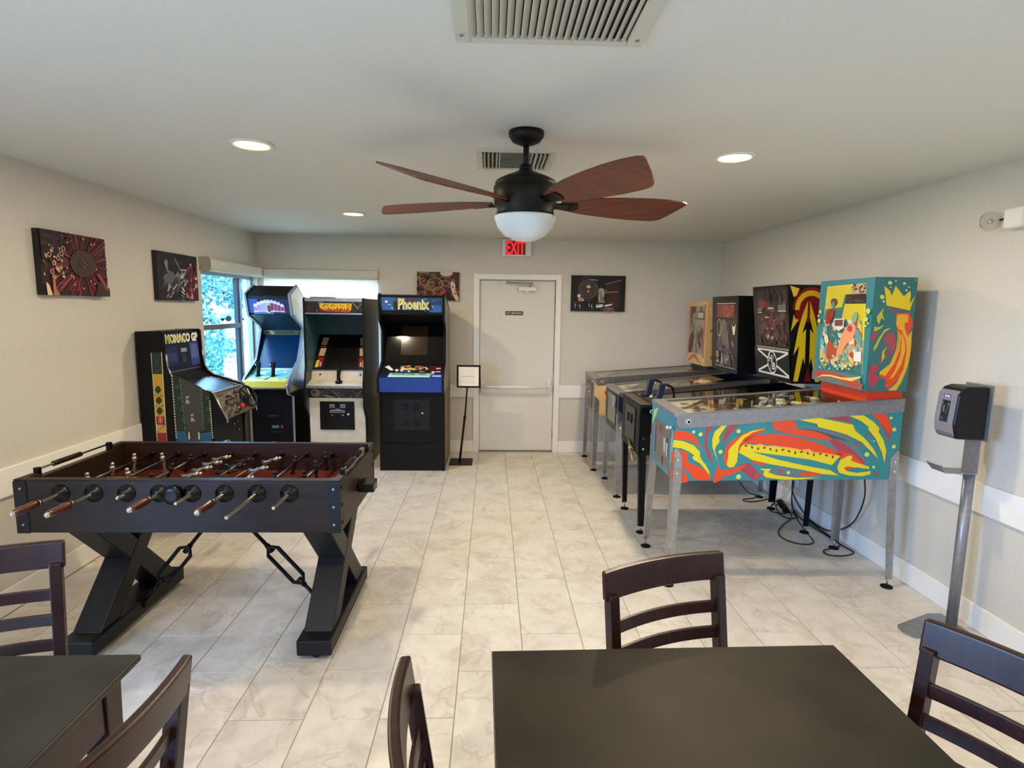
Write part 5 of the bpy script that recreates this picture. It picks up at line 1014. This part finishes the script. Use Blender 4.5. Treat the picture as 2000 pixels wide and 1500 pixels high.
# backbox face, seen from the left: u runs from far (left) to near (right)
H3 = homog([(70, 170), (715, 115), (600, 1340), (70, 1220)], [(0, 1), (1, 1), (1, 0), (0, 0)])
s = Art((bx0 - .0005, .30, 1.212), (0, -.577, 0), (0, 0, .66), tr=H3, gloss=.4)
s.poly('#317f88', [(70, 170), (715, 115), (600, 1340), (70, 1220)])
s.poly('#c8b48c', [(148, 235), (608, 190), (570, 1190), (110, 1105)]).poly('#ecd010', [(150, 235), (608, 190), (585, 850), (420, 640), (140, 500)]).polys('#2e7470', [[(150, 500), (330, 480), (360, 330), (380, 340), (330, 620), (400, 640), (420, 760), (300, 900), (130, 900), (130, 640)], [(110, 900), (300, 960), (360, 1130), (570, 1080), (565, 1195), (350, 1150), (110, 1100)]])
s.poly('#c8b090', [(440, 210), (606, 190), (604, 320), (430, 325)]).strokes(['#6a2420', '#a05040', '#d8b8a0', '#4a2018'], 20, 440, 200, 604, 318, 60, 26, 3).poly('#241a14', [(378, 330), (606, 322), (604, 440), (366, 440)]).strokes(['#4c4438', '#2e2820'], 8, 380, 335, 600, 436, 30, 70, 5, 1.57)
s.strokes(['#5aa0a0', '#a8c8b0', '#d8c060', '#c84820', '#e8a070', '#3c6a60', '#d8d0b0', '#6ab0b0', '#e8d8a8', '#f0b890', '#b8d0c0'], 90, 125, 620, 570, 1120, 120, 44, 9, 1.2)
s.poly('#a32818', [(190, 510), (250, 520), (240, 600), (200, 670), (165, 640)], True).disc('#6a3424', 245, 420, 36, 44).disc('#5c8c8c', 238, 450, 18, 40).poly('#e89a6c', [(410, 690), (500, 700), (480, 820), (400, 900), (330, 1050), (300, 1000), (330, 860)], True).disc('#8aa888', 490, 600, 30, 70, rot=.2).disc('#c83c30', 440, 720, 30, 36).poly('#b84828', [(200, 880), (250, 860), (300, 960), (290, 1010), (210, 1030)], True)
s.poly('#e4e0d6', [(262, 612), (376, 608), (372, 712), (318, 745), (262, 700)]).poly('#7c4440', [(272, 624), (364, 620), (362, 690), (272, 692)]).poly('#e8e6dc', [(494, 968), (572, 962), (570, 1066), (492, 1056)])
s.strokes(['#c8c870', '#6a9a50', '#e0d890', '#3c7058'], 26, 120, 990, 480, 1140, 60, 24, 8)
s.poly(GR, [(70, 1140), (300, 1150), (560, 1200), (595, 1335), (70, 1215)]).poly('#b0483c', [(100, 1140), (300, 1165), (560, 1260), (590, 1300), (480, 1300), (300, 1220), (110, 1200)], True).poly('#e0d060', [(115, 1210), (180, 1180), (260, 1185), (390, 1215), (480, 1215), (575, 1205), (575, 1218), (480, 1250), (380, 1230), (260, 1200), (180, 1195)])
for x, y, r_ in ((106, 530, 16), (88, 576, 10), (100, 630, 18), (648, 528, 26), (622, 572, 10), (626, 620, 22), (646, 664, 11), (620, 694, 11)): s.disc(LY, x, y, r_, r_ * 1.2); s.k -= 1
s.build('backglass_artwork', t)
MB().box((bx0 - .004, -.20, 1.32), (bx0 - .002, .235, 1.83), m_pglass).build('backglass_pane', t)
# front: coin door
MB().box((-.005, -.19, .68), (-.0005, .16, .955), mat('coin_door_steel', '#8a7a6c', .4, .5)).build('coin_door', t, bevel=.002)
fa = Art((-.0056, .16, .68), (0, -.35, 0), (0, 0, .275), gloss=.4); fa.rect('#7c3a38', .3, .76, .48, .92).rect('#1a1614', .55, .08, .62, .24).rect('#5c1c1c', .04, .2, .08, .8).build('door_plates', t)
MB().box((-.018, -.17, .77), (-.005, -.10, .86), m_chrome).box((-.026, -.155, .80), (-.018, -.115, .89), m_chrome).build('coin_mechanism', t, bevel=.003)
MB().cyl((-.03, -.235, .97), (0, -.235, .97), .010, m_chrome).sphere((-.035, -.235, .97), .013, m_chrome).build('plunger', t)
ff = Art((-.0007, .274, .655), (0, -.548, 0), (0, 0, .385), gloss=.4); ff.rect('#31848c', 0, 0, 1, 1).poly(LY, [(.0, .5), (.1, .9), (.3, .98), (.1, .7)]).poly(MR, [(.0, .2), (.08, .4), (.06, .65), (0, .6)]).poly('#a8404c', [(.75, 0), (1, 0), (1, .18), (.85, .12)]).poly('#7ab0a0', [(.88, .1), (.97, .5), (.92, .9), (.86, .5)]).build('front_artwork', t)

# --- black machine with two gun handles
def ap2(a): a.poly('#b9a894', [(0, .1), (.2, .2), (.2, .8), (0, .9)]).strokes(['#8a7868', '#c8bca8'], 12, .25, .1, .95, .9, .2, .1, 3)
t, q, zt, zl = pinball('pinball_machine', 'black pinball machine with yellow lightning bolts and two gun handles, second nearest', (1.10, 4.375, 0), R(0), .55, 1.33, .60, .62, .955, 1.08, m_black, m_blackg, m_black,
    1.10, (-.275, .275), (1.145, 1.862), .30, m_black, ['#6e5444', '#5a4438', '#80665a', '#4a362c'], ap2, lean=.085, railh=.05, splay=.0)
m_cf = noisy('control_brown', '#3a2e22', '#463a2c', .35, 10)
MB().prism([(-.012, .60), (-.012, .965), (.0, .978), (.19, .985), (.19, .955), (.0, .60)], 'y', -.272, .272, m_black).build('control_housing', t, bevel=.003)
MB().hexa([(-.008, -.268, .979), (.188, -.268, .9865), (.188, .268, .9865), (-.008, .268, .979)], [(-.006, -.266, .982), (.186, -.266, .989), (.186, .266, .989), (-.006, .266, .982)], m_cf).build('control_plate', t)
MB().box((.075, -.26, .987), (.078, .26, .992), m_blackm).build('plate_seam', t)
for y in (-.19, .10):
    hd = MB().box((.10, y - .045, .986), (.19, y + .045, 1.0), m_blackm).hexa([(.125, y - .018, .995), (.165, y - .018, .995), (.165, y + .018, .995), (.125, y + .018, .995)], [(.15, y - .02, 1.125), (.195, y - .02, 1.125), (.195, y + .02, 1.125), (.15, y + .02, 1.125)], mat('handle_navy', '#101c2e', .4))
    hd.tube([(.165, y, 1.12), (.205, y, 1.118), (.245, y, 1.10), (.262, y, 1.05), (.262, y, .995)], .009, m_black).cyl((.20, y, 1.095), (.215, y, 1.09), .012, m_chrome, seg=8).build('gun_handle', t, bevel=.003)
MB().sphere((.14, -.03, 1.0), .02, m_chrome, 12, 7).build('centre_ball', t)
MB().box((-.018, -.16, .66), (-.0125, .14, .93), m_blackg).build('coin_door', t, bevel=.003)
for y in (-.05, .05): MB().box((-.026, y - .018, .80), (-.018, y + .018, .87), m_dark).build('coin_entry', t, bevel=.003)
MB().tube([(-.02, -.02, .665), (-.025, -.06, .61), (-.02, -.11, .60), (-.03, -.16, .575), (-.025, -.19, .53)], .007, mat('brass_chain', '#c4a860', .3, .8)).tube([(-.02, -.02, .665), (-.03, -.09, .64), (-.02, -.15, .62)], .005, mat('brass_chain', '#c4a860', .3, .8)).sphere((-.03, -.10, .62), .016, mat('brass_chain', '#c4a860', .3, .8), 8, 6).build('key_chain', t)
bx0, by0 = 1.10, -.275
H2 = homog([(1240, 100), (1865, 60), (1900, 1330), (1270, 1340)], [(bx0 - .085, 1.862), (bx0 + .30, 1.862), (bx0 + .30, 1.145), (bx0, 1.145)])
s = Art((0, by0 - .0006, 0), (1, 0, 0), (0, 0, 1), tr=H2, gloss=.35)
s.poly('#090808', [(1241, 101), (1860, 62), (1895, 1329), (1271, 1338)])
arc = lambda cx, cy, r0, r1, a0, a1: [(cx + r1 * math.cos(R(a0 + (a1 - a0) * i / 14)), cy + r1 * math.sin(R(a0 + (a1 - a0) * i / 14))) for i in range(15)] + [(cx + r0 * math.cos(R(a1 + (a0 - a1) * i / 14)), cy + r0 * math.sin(R(a1 + (a0 - a1) * i / 14))) for i in range(15)]
s.poly('#7c0a12', arc(1540, 360, 0.1, 215, 0, 359)).poly('#dba81c', arc(1540, 350, 160, 225, 180, 360)).poly('#7c0a12', arc(1540, 350, 215, 245, 180, 360)).poly('#7c0a12', [(1345, 470), (1735, 470), (1740, 490), (1340, 490)])
s.poly('#090808', [(1385, 480), (1700, 480), (1750, 700), (1330, 700)])
B1 = [(1485, 245), (1420, 400), (1370, 560), (1300, 910), (1385, 770), (1295, 1300), (1365, 1300), (1440, 930), (1465, 1035), (1470, 560), (1420, 620), (1480, 420)]
s.poly('#dcb81a', B1).poly('#dcb81a', [(3085 - x - 90, y) for x, y in B1][::-1]).poly('#e0b83c', [(1270, 110), (1380, 130), (1345, 200), (1310, 220)]).poly('#dfae30', [(1310, 400), (1330, 450), (1370, 455), (1270, 600), (1290, 500)]).poly('#dcb81a', [(1300, 900), (1330, 780), (1380, 780)]).poly('#6e0c14', [(1515, 1060), (1570, 1300), (1450, 1300)])
s.build('backbox_artwork', t)
xf = lambda z: bx0 - .085 * (z - 1.145) / (1.862 - 1.145)
U = (0, -.55, 0); V = (-.085, 0, .717)
s = Art((bx0 - .0005, .275, 1.145), U, V, gloss=.3)
s.rect('#0b0a0a', 0, 0, 1, 1).rect('#241512', .12, .37, .97, .95).strokes(['#4c1e1c', '#3a1616', '#5e2a28', '#2c1c18', '#54302c', '#401420'], 70, .13, .42, .96, .86, .22, .09, 12, .3).strokes(['#1a1210', '#2c2a28', '#0f0c0c'], 14, .3, .76, .85, .95, .2, .14, 3).disc('#6a1c14', .28, .80, .09, .05).poly('#54504a', [(.14, .72), (.27, .72), (.27, .77), (.14, .77)]).poly('#5c5c50', [(.74, .74), (.95, .74), (.95, .80), (.74, .80)]).line('#c8beae', (.14, .715), (.27, .718), .006).line('#d8d0c0', (.74, .735), (.95, .738), .008)
s.rect('#b88a88', .45, .755, .62, .775).line('#c8bca8', (.36, .665), (.48, .668), .008).strokes(['#a89894', '#d8d0c8', '#7c4844'], 16, .15, .45, .92, .7, .06, .008, 5, .1).rect('#8f8a7c', .40, .43, .48, .47).rect('#8f8a7c', .51, .425, .60, .465).strokes(['#3a3228', '#4a4034', '#2c2620'], 16, .13, .37, .96, .45, .15, .05, 9)
s.rect('#8a8478', .06, .335, 1, .352).rect('#0c0b0b', .0, .04, 1, .33)
c_ = '#cfcac0'
s.line(c_, (.10, .315), (.98, .315), .02).line(c_, (.10, .06), (.98, .06), .02).line(c_, (.10, .31), (.98, .07), .024).line(c_, (.10, .07), (.98, .31), .024).disc('#0c0b0b', .53, .19, .135, .125, 24).ring(c_, .53, .19, .135, .125, .016, 28).text(c_, 'H', .44, .19, .53, .27, shear=.25, bold=.03).text(c_, 'B', .53, .11, .62, .19, shear=.2, bold=.03).line(c_, (.60, .28), (.46, .10), .008)
s.build('backglass_artwork', t)

# --- silver railed machine with figure backglass
def ap3(a): a.poly('#d6c8a8', [(0, 0), (.12, 0), (.05, .4), (0, .4)]).poly('#d6c8a8', [(0, 1), (.12, 1), (.05, .6), (0, .6)]).rect('#2c1c14', .0, .42, .05, .58).strokes(['#8a7454', '#6a523c', '#a08a68'], 24, .1, .05, .98, .95, .2, .1, 2)
m_b3 = noisy('dark_navy_body', '#101018', '#181824', .4, 10)
t, q, zt, zl = pinball('pinball_machine', 'dark pinball machine with pale robed figure on its tall backglass, third nearest', (1.12, 5.22, 0), R(0), .56, 1.33, .58, .60, .94, 1.08, m_b3, m_steel, m_steel,
    1.03, (-.30, .285), (1.12, 1.80), .30, m_black, ['#6a5640', '#54422e', '#7e6a4c', '#3c2e20'], ap3, lean=.03, railh=.035, splay=.02)
for u, v in ((.80, .4), (.83, .6), (.86, .45), (.78, .55)): bumper(t, q, u, v, .035, m_cream, m_rdp)
gates(t, q, 8, 12, [m_clr, m_cream, m_rdp], .3)
MB().box((-.006, -.17, .64), (-.0005, .15, .90), mat('front_pewter', '#8c8468', .35, .6)).build('coin_door', t, bevel=.003)
MB().box((-.02, -.20, .86), (-.002, -.08, .905), m_steel).prism([(-.024, .80), (-.004, .79), (-.004, .86), (-.018, .86)], 'y', -.19, -.10, m_steel).build('coin_mechanism', t, bevel=.002)
s = Art((1.03 - .0005, .285, 1.12), (0, -.585, 0), (-.03, 0, .68), gloss=.3)
s.rect('#0c0a0a', 0, 0, 1, 1).rect('#2c1c1a', .15, .06, .95, .93).rect('#7c3a30', .2, .72, .85, .89).strokes(['#8c4438', '#6a2c24', '#9a5848'], 16, .22, .73, .84, .88, .04, .14, 3, 1.57).rect('#3a302c', .16, .62, .95, .68)
s.poly('#6e655e', [(.38, .66), (.48, .70), (.56, .66), (.64, .5), (.70, .32), (.62, .28), (.5, .36), (.38, .27), (.24, .33), (.3, .5)], True).strokes(['#8a8078', '#5a5058', '#7c7470', '#4c4450'], 34, .28, .30, .68, .66, .24, .02, 6, 1.5).ring('#b8ae8c', .31, .58, .08, .12, .014, 20).poly('#4c3c58', [(.2, .36), (.36, .40), (.5, .3), (.66, .3), (.88, .26), (.6, .24), (.4, .28), (.2, .33)]).poly('#d8caa8', [(.84, .5), (.9, .5), (.93, .64), (.86, .6), (.8, .62)]).poly('#c8b8a0', [(.8, .42), (.86, .38), (.84, .34)])
s.poly('#a8907c', [(.2, .26), (.28, .26), (.32, .1), (.26, .1)]).poly('#b8aa84', [(.42, .24), (.46, .24), (.46, .1), (.41, .1)]).poly('#3a5450', [(.5, .24), (.72, .24), (.8, .08), (.46, .1)]).disc('#4c6c68', .62, .17, .09, .06).strokes(['#7a3a30', '#4c1c18', '#5a7470', '#8c9c98'], 18, .17, .07, .93, .24, .14, .03, 8).rect('#9a8a80', .16, .055, .95, .065)
s.line('#c8beb4', (.2, .905), (.92, .905), .008).build('backglass_artwork', t)

# --- cream machine at the back
def ap4(a): a.rect('#b8a888', 0, 0, 1, 1).strokes(['#c8b898', '#a89474', '#d6caa8', '#8c7a5c'], 40, .01, .02, .99, .98, .2, .12, 6)
m_b4 = noisy('cream_body', '#c9a468', '#d4b078', .45, 6)
t, q, zt, zl = pinball('pinball_machine', 'cream and orange pinball machine with narrow backbox, farthest, beside the back wall', (1.06, 6.08, 0), R(.5), .56, 1.36, .58, .60, .965, 1.07, m_b4, m_steel, m_steel,
    1.13, (-.275, .27), (1.10, 1.765), .26, m_b4, ['#b8a888', '#a89474'], ap4, ped=(mat('pedestal_dark', '#3a3022', .5), .05), railh=.07, splay=.02, front=mat('front_grey', '#8c867a', .45, .4))
s = Art((0, -.2806, 0), (1, 0, 0), (0, 0, 1), gloss=.4); s.poly('#e0b070', [(.05, .60), (.9, .62), (.9, .96), (.05, .89)]).poly('#b03024', [(.10, .83), (.17, .87), (.16, .80), (.12, .78)]).poly('#2c4430', [(.14, .74), (.22, .78), (.2, .70)]).poly('#c86c3c', [(.3, .64), (.6, .9), (.5, .66)]).build('side_artwork', t)
MB().box((-.008, -.16, .64), (-.0005, .14, .90), mat('coin_door_brass', '#6a6254', .4, .5)).build('coin_door', t, bevel=.003)
for y, z in ((-.24, .93), (-.08, .86), (-.08, .80), (.05, .84)): MB().cyl((-.02, y, z), (-.001, y, z), .010, m_chrome, seg=10).build('front_button', t)
s = Art((1.13 - .0005, .27, 1.10), (0, -.545, 0), (0, 0, .665), gloss=.4)
s.rect('#d8b07c', 0, 0, 1, 1).rect('#c87c4c', .04, .14, .08, .95).rect('#b4532c', .88, .12, .93, .96).rect('#a89a80', .12, .17, .87, .93).strokes(['#8a7a64', '#6a4a3c', '#b8ac90', '#7a8468', '#94847c', '#5c3c38'], 60, .13, .18, .86, .92, .3, .08, 14, 1.6).poly('#6a4434', [(.13, .70), (.3, .92), (.13, .92)]).poly('#4c2c38', [(.13, .18), (.3, .2), (.36, .42), (.22, .5), (.13, .36)], True).rect('#2a2420', .52, .72, .86, .84).rect('#c4bca8', .54, .735, .84, .825).poly('#c85c34', [(.08, .02), (.42, .12), (.86, 0), (.5, .16), (.4, .16)]).build('backglass_artwork', t)
s = Art((0, -.2756, 0), (1, 0, 0), (0, 0, 1), gloss=.4); s.poly('#b4432c', [(1.16, 1.46), (1.22, 1.50), (1.37, 1.47), (1.37, 1.45), (1.2, 1.45)]).poly('#8c2c20', [(1.18, 1.16), (1.2, 1.22), (1.3, 1.24), (1.3, 1.21), (1.22, 1.20)]).disc('#2c1c18', 1.22, 1.66, .03, .03).poly('#2c1c18', [(1.2, 1.34), (1.37, 1.36), (1.37, 1.33)]).build('backbox_artwork', t)

# ------------------------------------------------------------------ cords on the floor
m_cord = mat('cord_black', '#0a0a0b', .5); m_cw = mat('cord_white', '#dcdad4', .5)
def smooth3(pts, k=6):
    out = []; n = len(pts)
    for i in range(n - 1):
        p0, p1, p2, p3 = pts[max(i - 1, 0)], pts[i], pts[i + 1], pts[min(i + 2, n - 1)]
        for j in range(k):
            t_ = j / k; out.append(tuple(0.5 * ((2 * b) + (c - a) * t_ + (2 * a - 5 * b + 4 * c - d) * t_ * t_ + (3 * b - a - 3 * c + d) * t_ ** 3) for a, b, c, d in zip(p0, p1, p2, p3)))
    return out + [pts[-1]]
def cord(label, pts, r_=.0048, m=m_cord): return tag(MB().tube(smooth3(pts), r_, m, seg=7).build('extension_lead'), label, 'power cord', 'power cords under the pinball machines')
cord('black power cord looped on the floor at the rear leg of the nearest pinball machine', [(2.56, 4.40, .006), (2.545, 4.05, .006), (2.535, 3.86, .006), (2.545, 3.74, .006), (2.44, 3.685, .006), (2.34, 3.70, .006), (2.35, 3.775, .006), (2.46, 3.82, .006), (2.535, 3.90, .006), (2.52, 4.2, .006), (2.53, 4.55, .006)])
cord('black power cord in a wide oval loop on the floor beneath the machines', [(2.53, 4.62, .006), (2.46, 4.42, .006), (2.30, 4.25, .006), (2.19, 4.10, .006), (2.17, 3.97, .006), (2.25, 3.88, .006), (2.36, 3.92, .006), (2.42, 4.15, .006), (2.45, 4.40, .10), (2.44, 4.42, .45), (2.43, 4.42, .62)])
cord('black power cord lying in a small loop under the third machine', [(2.20, 5.24, .59), (2.25, 5.2, .25), (2.36, 5.05, .03), (2.43, 4.97, .006), (2.36, 4.90, .006), (2.25, 4.86, .006), (2.27, 4.80, .006), (2.40, 4.83, .006), (2.50, 4.88, .006), (2.55, 4.75, .006)])
cord('black power cord hanging from the nearest machine to the wall outlet', [(2.43, 3.56, .67), (2.50, 3.62, .45), (2.555, 3.78, .22), (2.57, 3.95, .09), (2.56, 4.12, .02), (2.57, 4.4, .02), (2.575, 4.62, .12), (2.57, 4.64, .23)])
cord('tangle of black cord by the wall outlet', [(2.50, 4.78, .006), (2.40, 4.66, .006), (2.36, 4.56, .006), (2.44, 4.50, .008), (2.52, 4.60, .010), (2.48, 4.72, .008), (2.40, 4.50, .006), (2.42, 4.40, .006), (2.52, 4.44, .006), (2.55, 4.60, .05), (2.57, 4.63, .25)])
cord('short white cord below the wall outlet', [(2.57, 4.66, .22), (2.54, 4.70, .10), (2.46, 4.76, .02), (2.42, 4.68, .006), (2.46, 4.60, .006), (2.54, 4.56, .01), (2.56, 4.62, .006)], .006, m_cw)
ps = thing('power_strip', 'black power strip lying on the floor by the wall outlet', 'power strip', (2.51, 4.66, 0), R(75))
MB().box((-.13, -.024, 0), (.13, .024, .03), m_blackm).build('strip_body', ps, bevel=.004)
for i in range(4): MB().box((-.10 + i * .055, -.014, .03), (-.07 + i * .055, .014, .048), m_dark).build('plug', ps, bevel=.002)

# ------------------------------------------------------------------ outside the windows
m_grass = noisy('lawn', '#726e56', '#868062', .9, 1.5); m_asph = noisy('asphalt', '#b8b4ac', '#c8c4bc', .9, 3)
g = MB().box((-90, -60, -.35), (60, 120, -.25), m_grass).build('lawn'); g['kind'] = 'structure'
g = MB().box((-75, 45, -.249), (10, 75, -.22), m_asph).build('parking_lot'); g['kind'] = 'structure'
def tree(label, loc, rx, rz_, zc, n, leaf, cols, seed, trunk=.18, low=None):
    t = thing('tree' if low is None else 'shrub', label, 'tree' if low is None else 'shrub', loc, 0, 'trees and shrubs outside the window'); rd = random.Random(seed); mb = MB()
    for i in range(n):
        while True:
            d = Vector((rd.uniform(-1, 1), rd.uniform(-1, 1), rd.uniform(-1, 1)))
            if .3 < d.length < 1: break
        p = Vector((d.x * rx * (1 + .25 * math.sin(5 * d.z)), d.y * rx, zc + d.z * rz_)); a = Vector((rd.gauss(0, 1), rd.gauss(0, 1), rd.gauss(0, 1))).normalized(); b = a.orthogonal().normalized(); s_ = leaf * rd.uniform(.5, 1.3)
        mb.add([p - a * s_, p - b * s_ * .5, p + a * s_, p + b * s_ * .5], [(0, 1, 2, 3)], cols[rd.randrange(len(cols))])
    f = mb.build('foliage', t); f['kind'] = 'stuff'
    MB().cyl((0, 0, 0), (0, 0, zc), trunk, mat('bark', '#5c4c3c', .9), r1=trunk * .5, seg=8).build('trunk', t)
lv = [mat('leaf_a', '#2c5c58', .7), mat('leaf_b', '#3c7874', .7), mat('leaf_c', '#528c88', .7), mat('leaf_d', '#74a8a0', .7)]  # bluish cast of haze and overexposure put into the leaf colours
tree('tall leafy tree beyond the parked cars, left', (-43.5, 84, -.25), 5.0, 5.5, 6.0, 2600, .38, lv, 1)
tree('tall leafy tree beyond the parked cars, middle', (-34.0, 78, -.25), 3.2, 4.4, 5.2, 2000, .34, lv, 2)
tree('tall leafy tree beyond the parked cars, right', (-29, 92, -.25), 3.6, 4.8, 5.6, 1600, .36, lv, 3)
tree('far leafy tree at the left edge of the window view', (-54, 88, -.25), 5, 6, 6.2, 1800, .4, lv, 4)
tree('loose leafy shrub close outside the lower window pane', (-7.35, 15.2, -.25), .42, 1.15, .75, 900, .075, lv, 5, .03, 1)
tree('low thin shrub on the lawn outside', (-9.0, 19.5, -.25), .8, .35, .5, 500, .08, lv, 6, .03, 1)
def car(label, loc, rz, col):
    t = thing('car', label, 'car', loc, rz); m = mat('car_' + col, col, .25)
    MB().prism([(-2.2, .35), (-2.15, .75), (-1.3, .92), (-.75, 1.38), (.75, 1.42), (1.5, .98), (2.15, .88), (2.2, .35)], 'y', -.85, .85, m).build('body', t, bevel=.06)
    MB().prism([(-1.12, .95), (-.7, 1.30), (.7, 1.34), (1.3, .98)], 'y', -.86, .86, mat('car_glass', '#71848c', .2)).build('side_windows', t)
    MB().prism([(-1.27, .93), (-.78, 1.36), (-.74, 1.34), (-1.2, .93)], 'y', -.7, .7, mat('car_glass', '#71848c', .2)).build('rear_window', t)
    for x in (-1.35, 1.35):
        for y in (-.86, .70): MB().cyl((x, y, .33), (x, y + .16, .33), .33, m_blackm, seg=16).build('wheel', t)
car('white car parked outside, seen through the left window', (-30.5, 60.5, -.22), R(62), '#f2f0ec')
car('teal green car parked outside beyond the white car', (-29.3, 67.5, -.22), R(50), '#5f9a96')
fc = thing('rail_fence', 'low rail fence across the lawn outside', 'fence', (-14, 30, -.25))
for i in range(7): MB().box((-6 + i * 2, -.04, 0), (-5.92 + i * 2, .04, .95), m_grey).build('post', fc)
for z in (.4, .85): MB().box((-6, -.02, z), (6.1, .02, z + .05), m_grey).build('rail', fc)
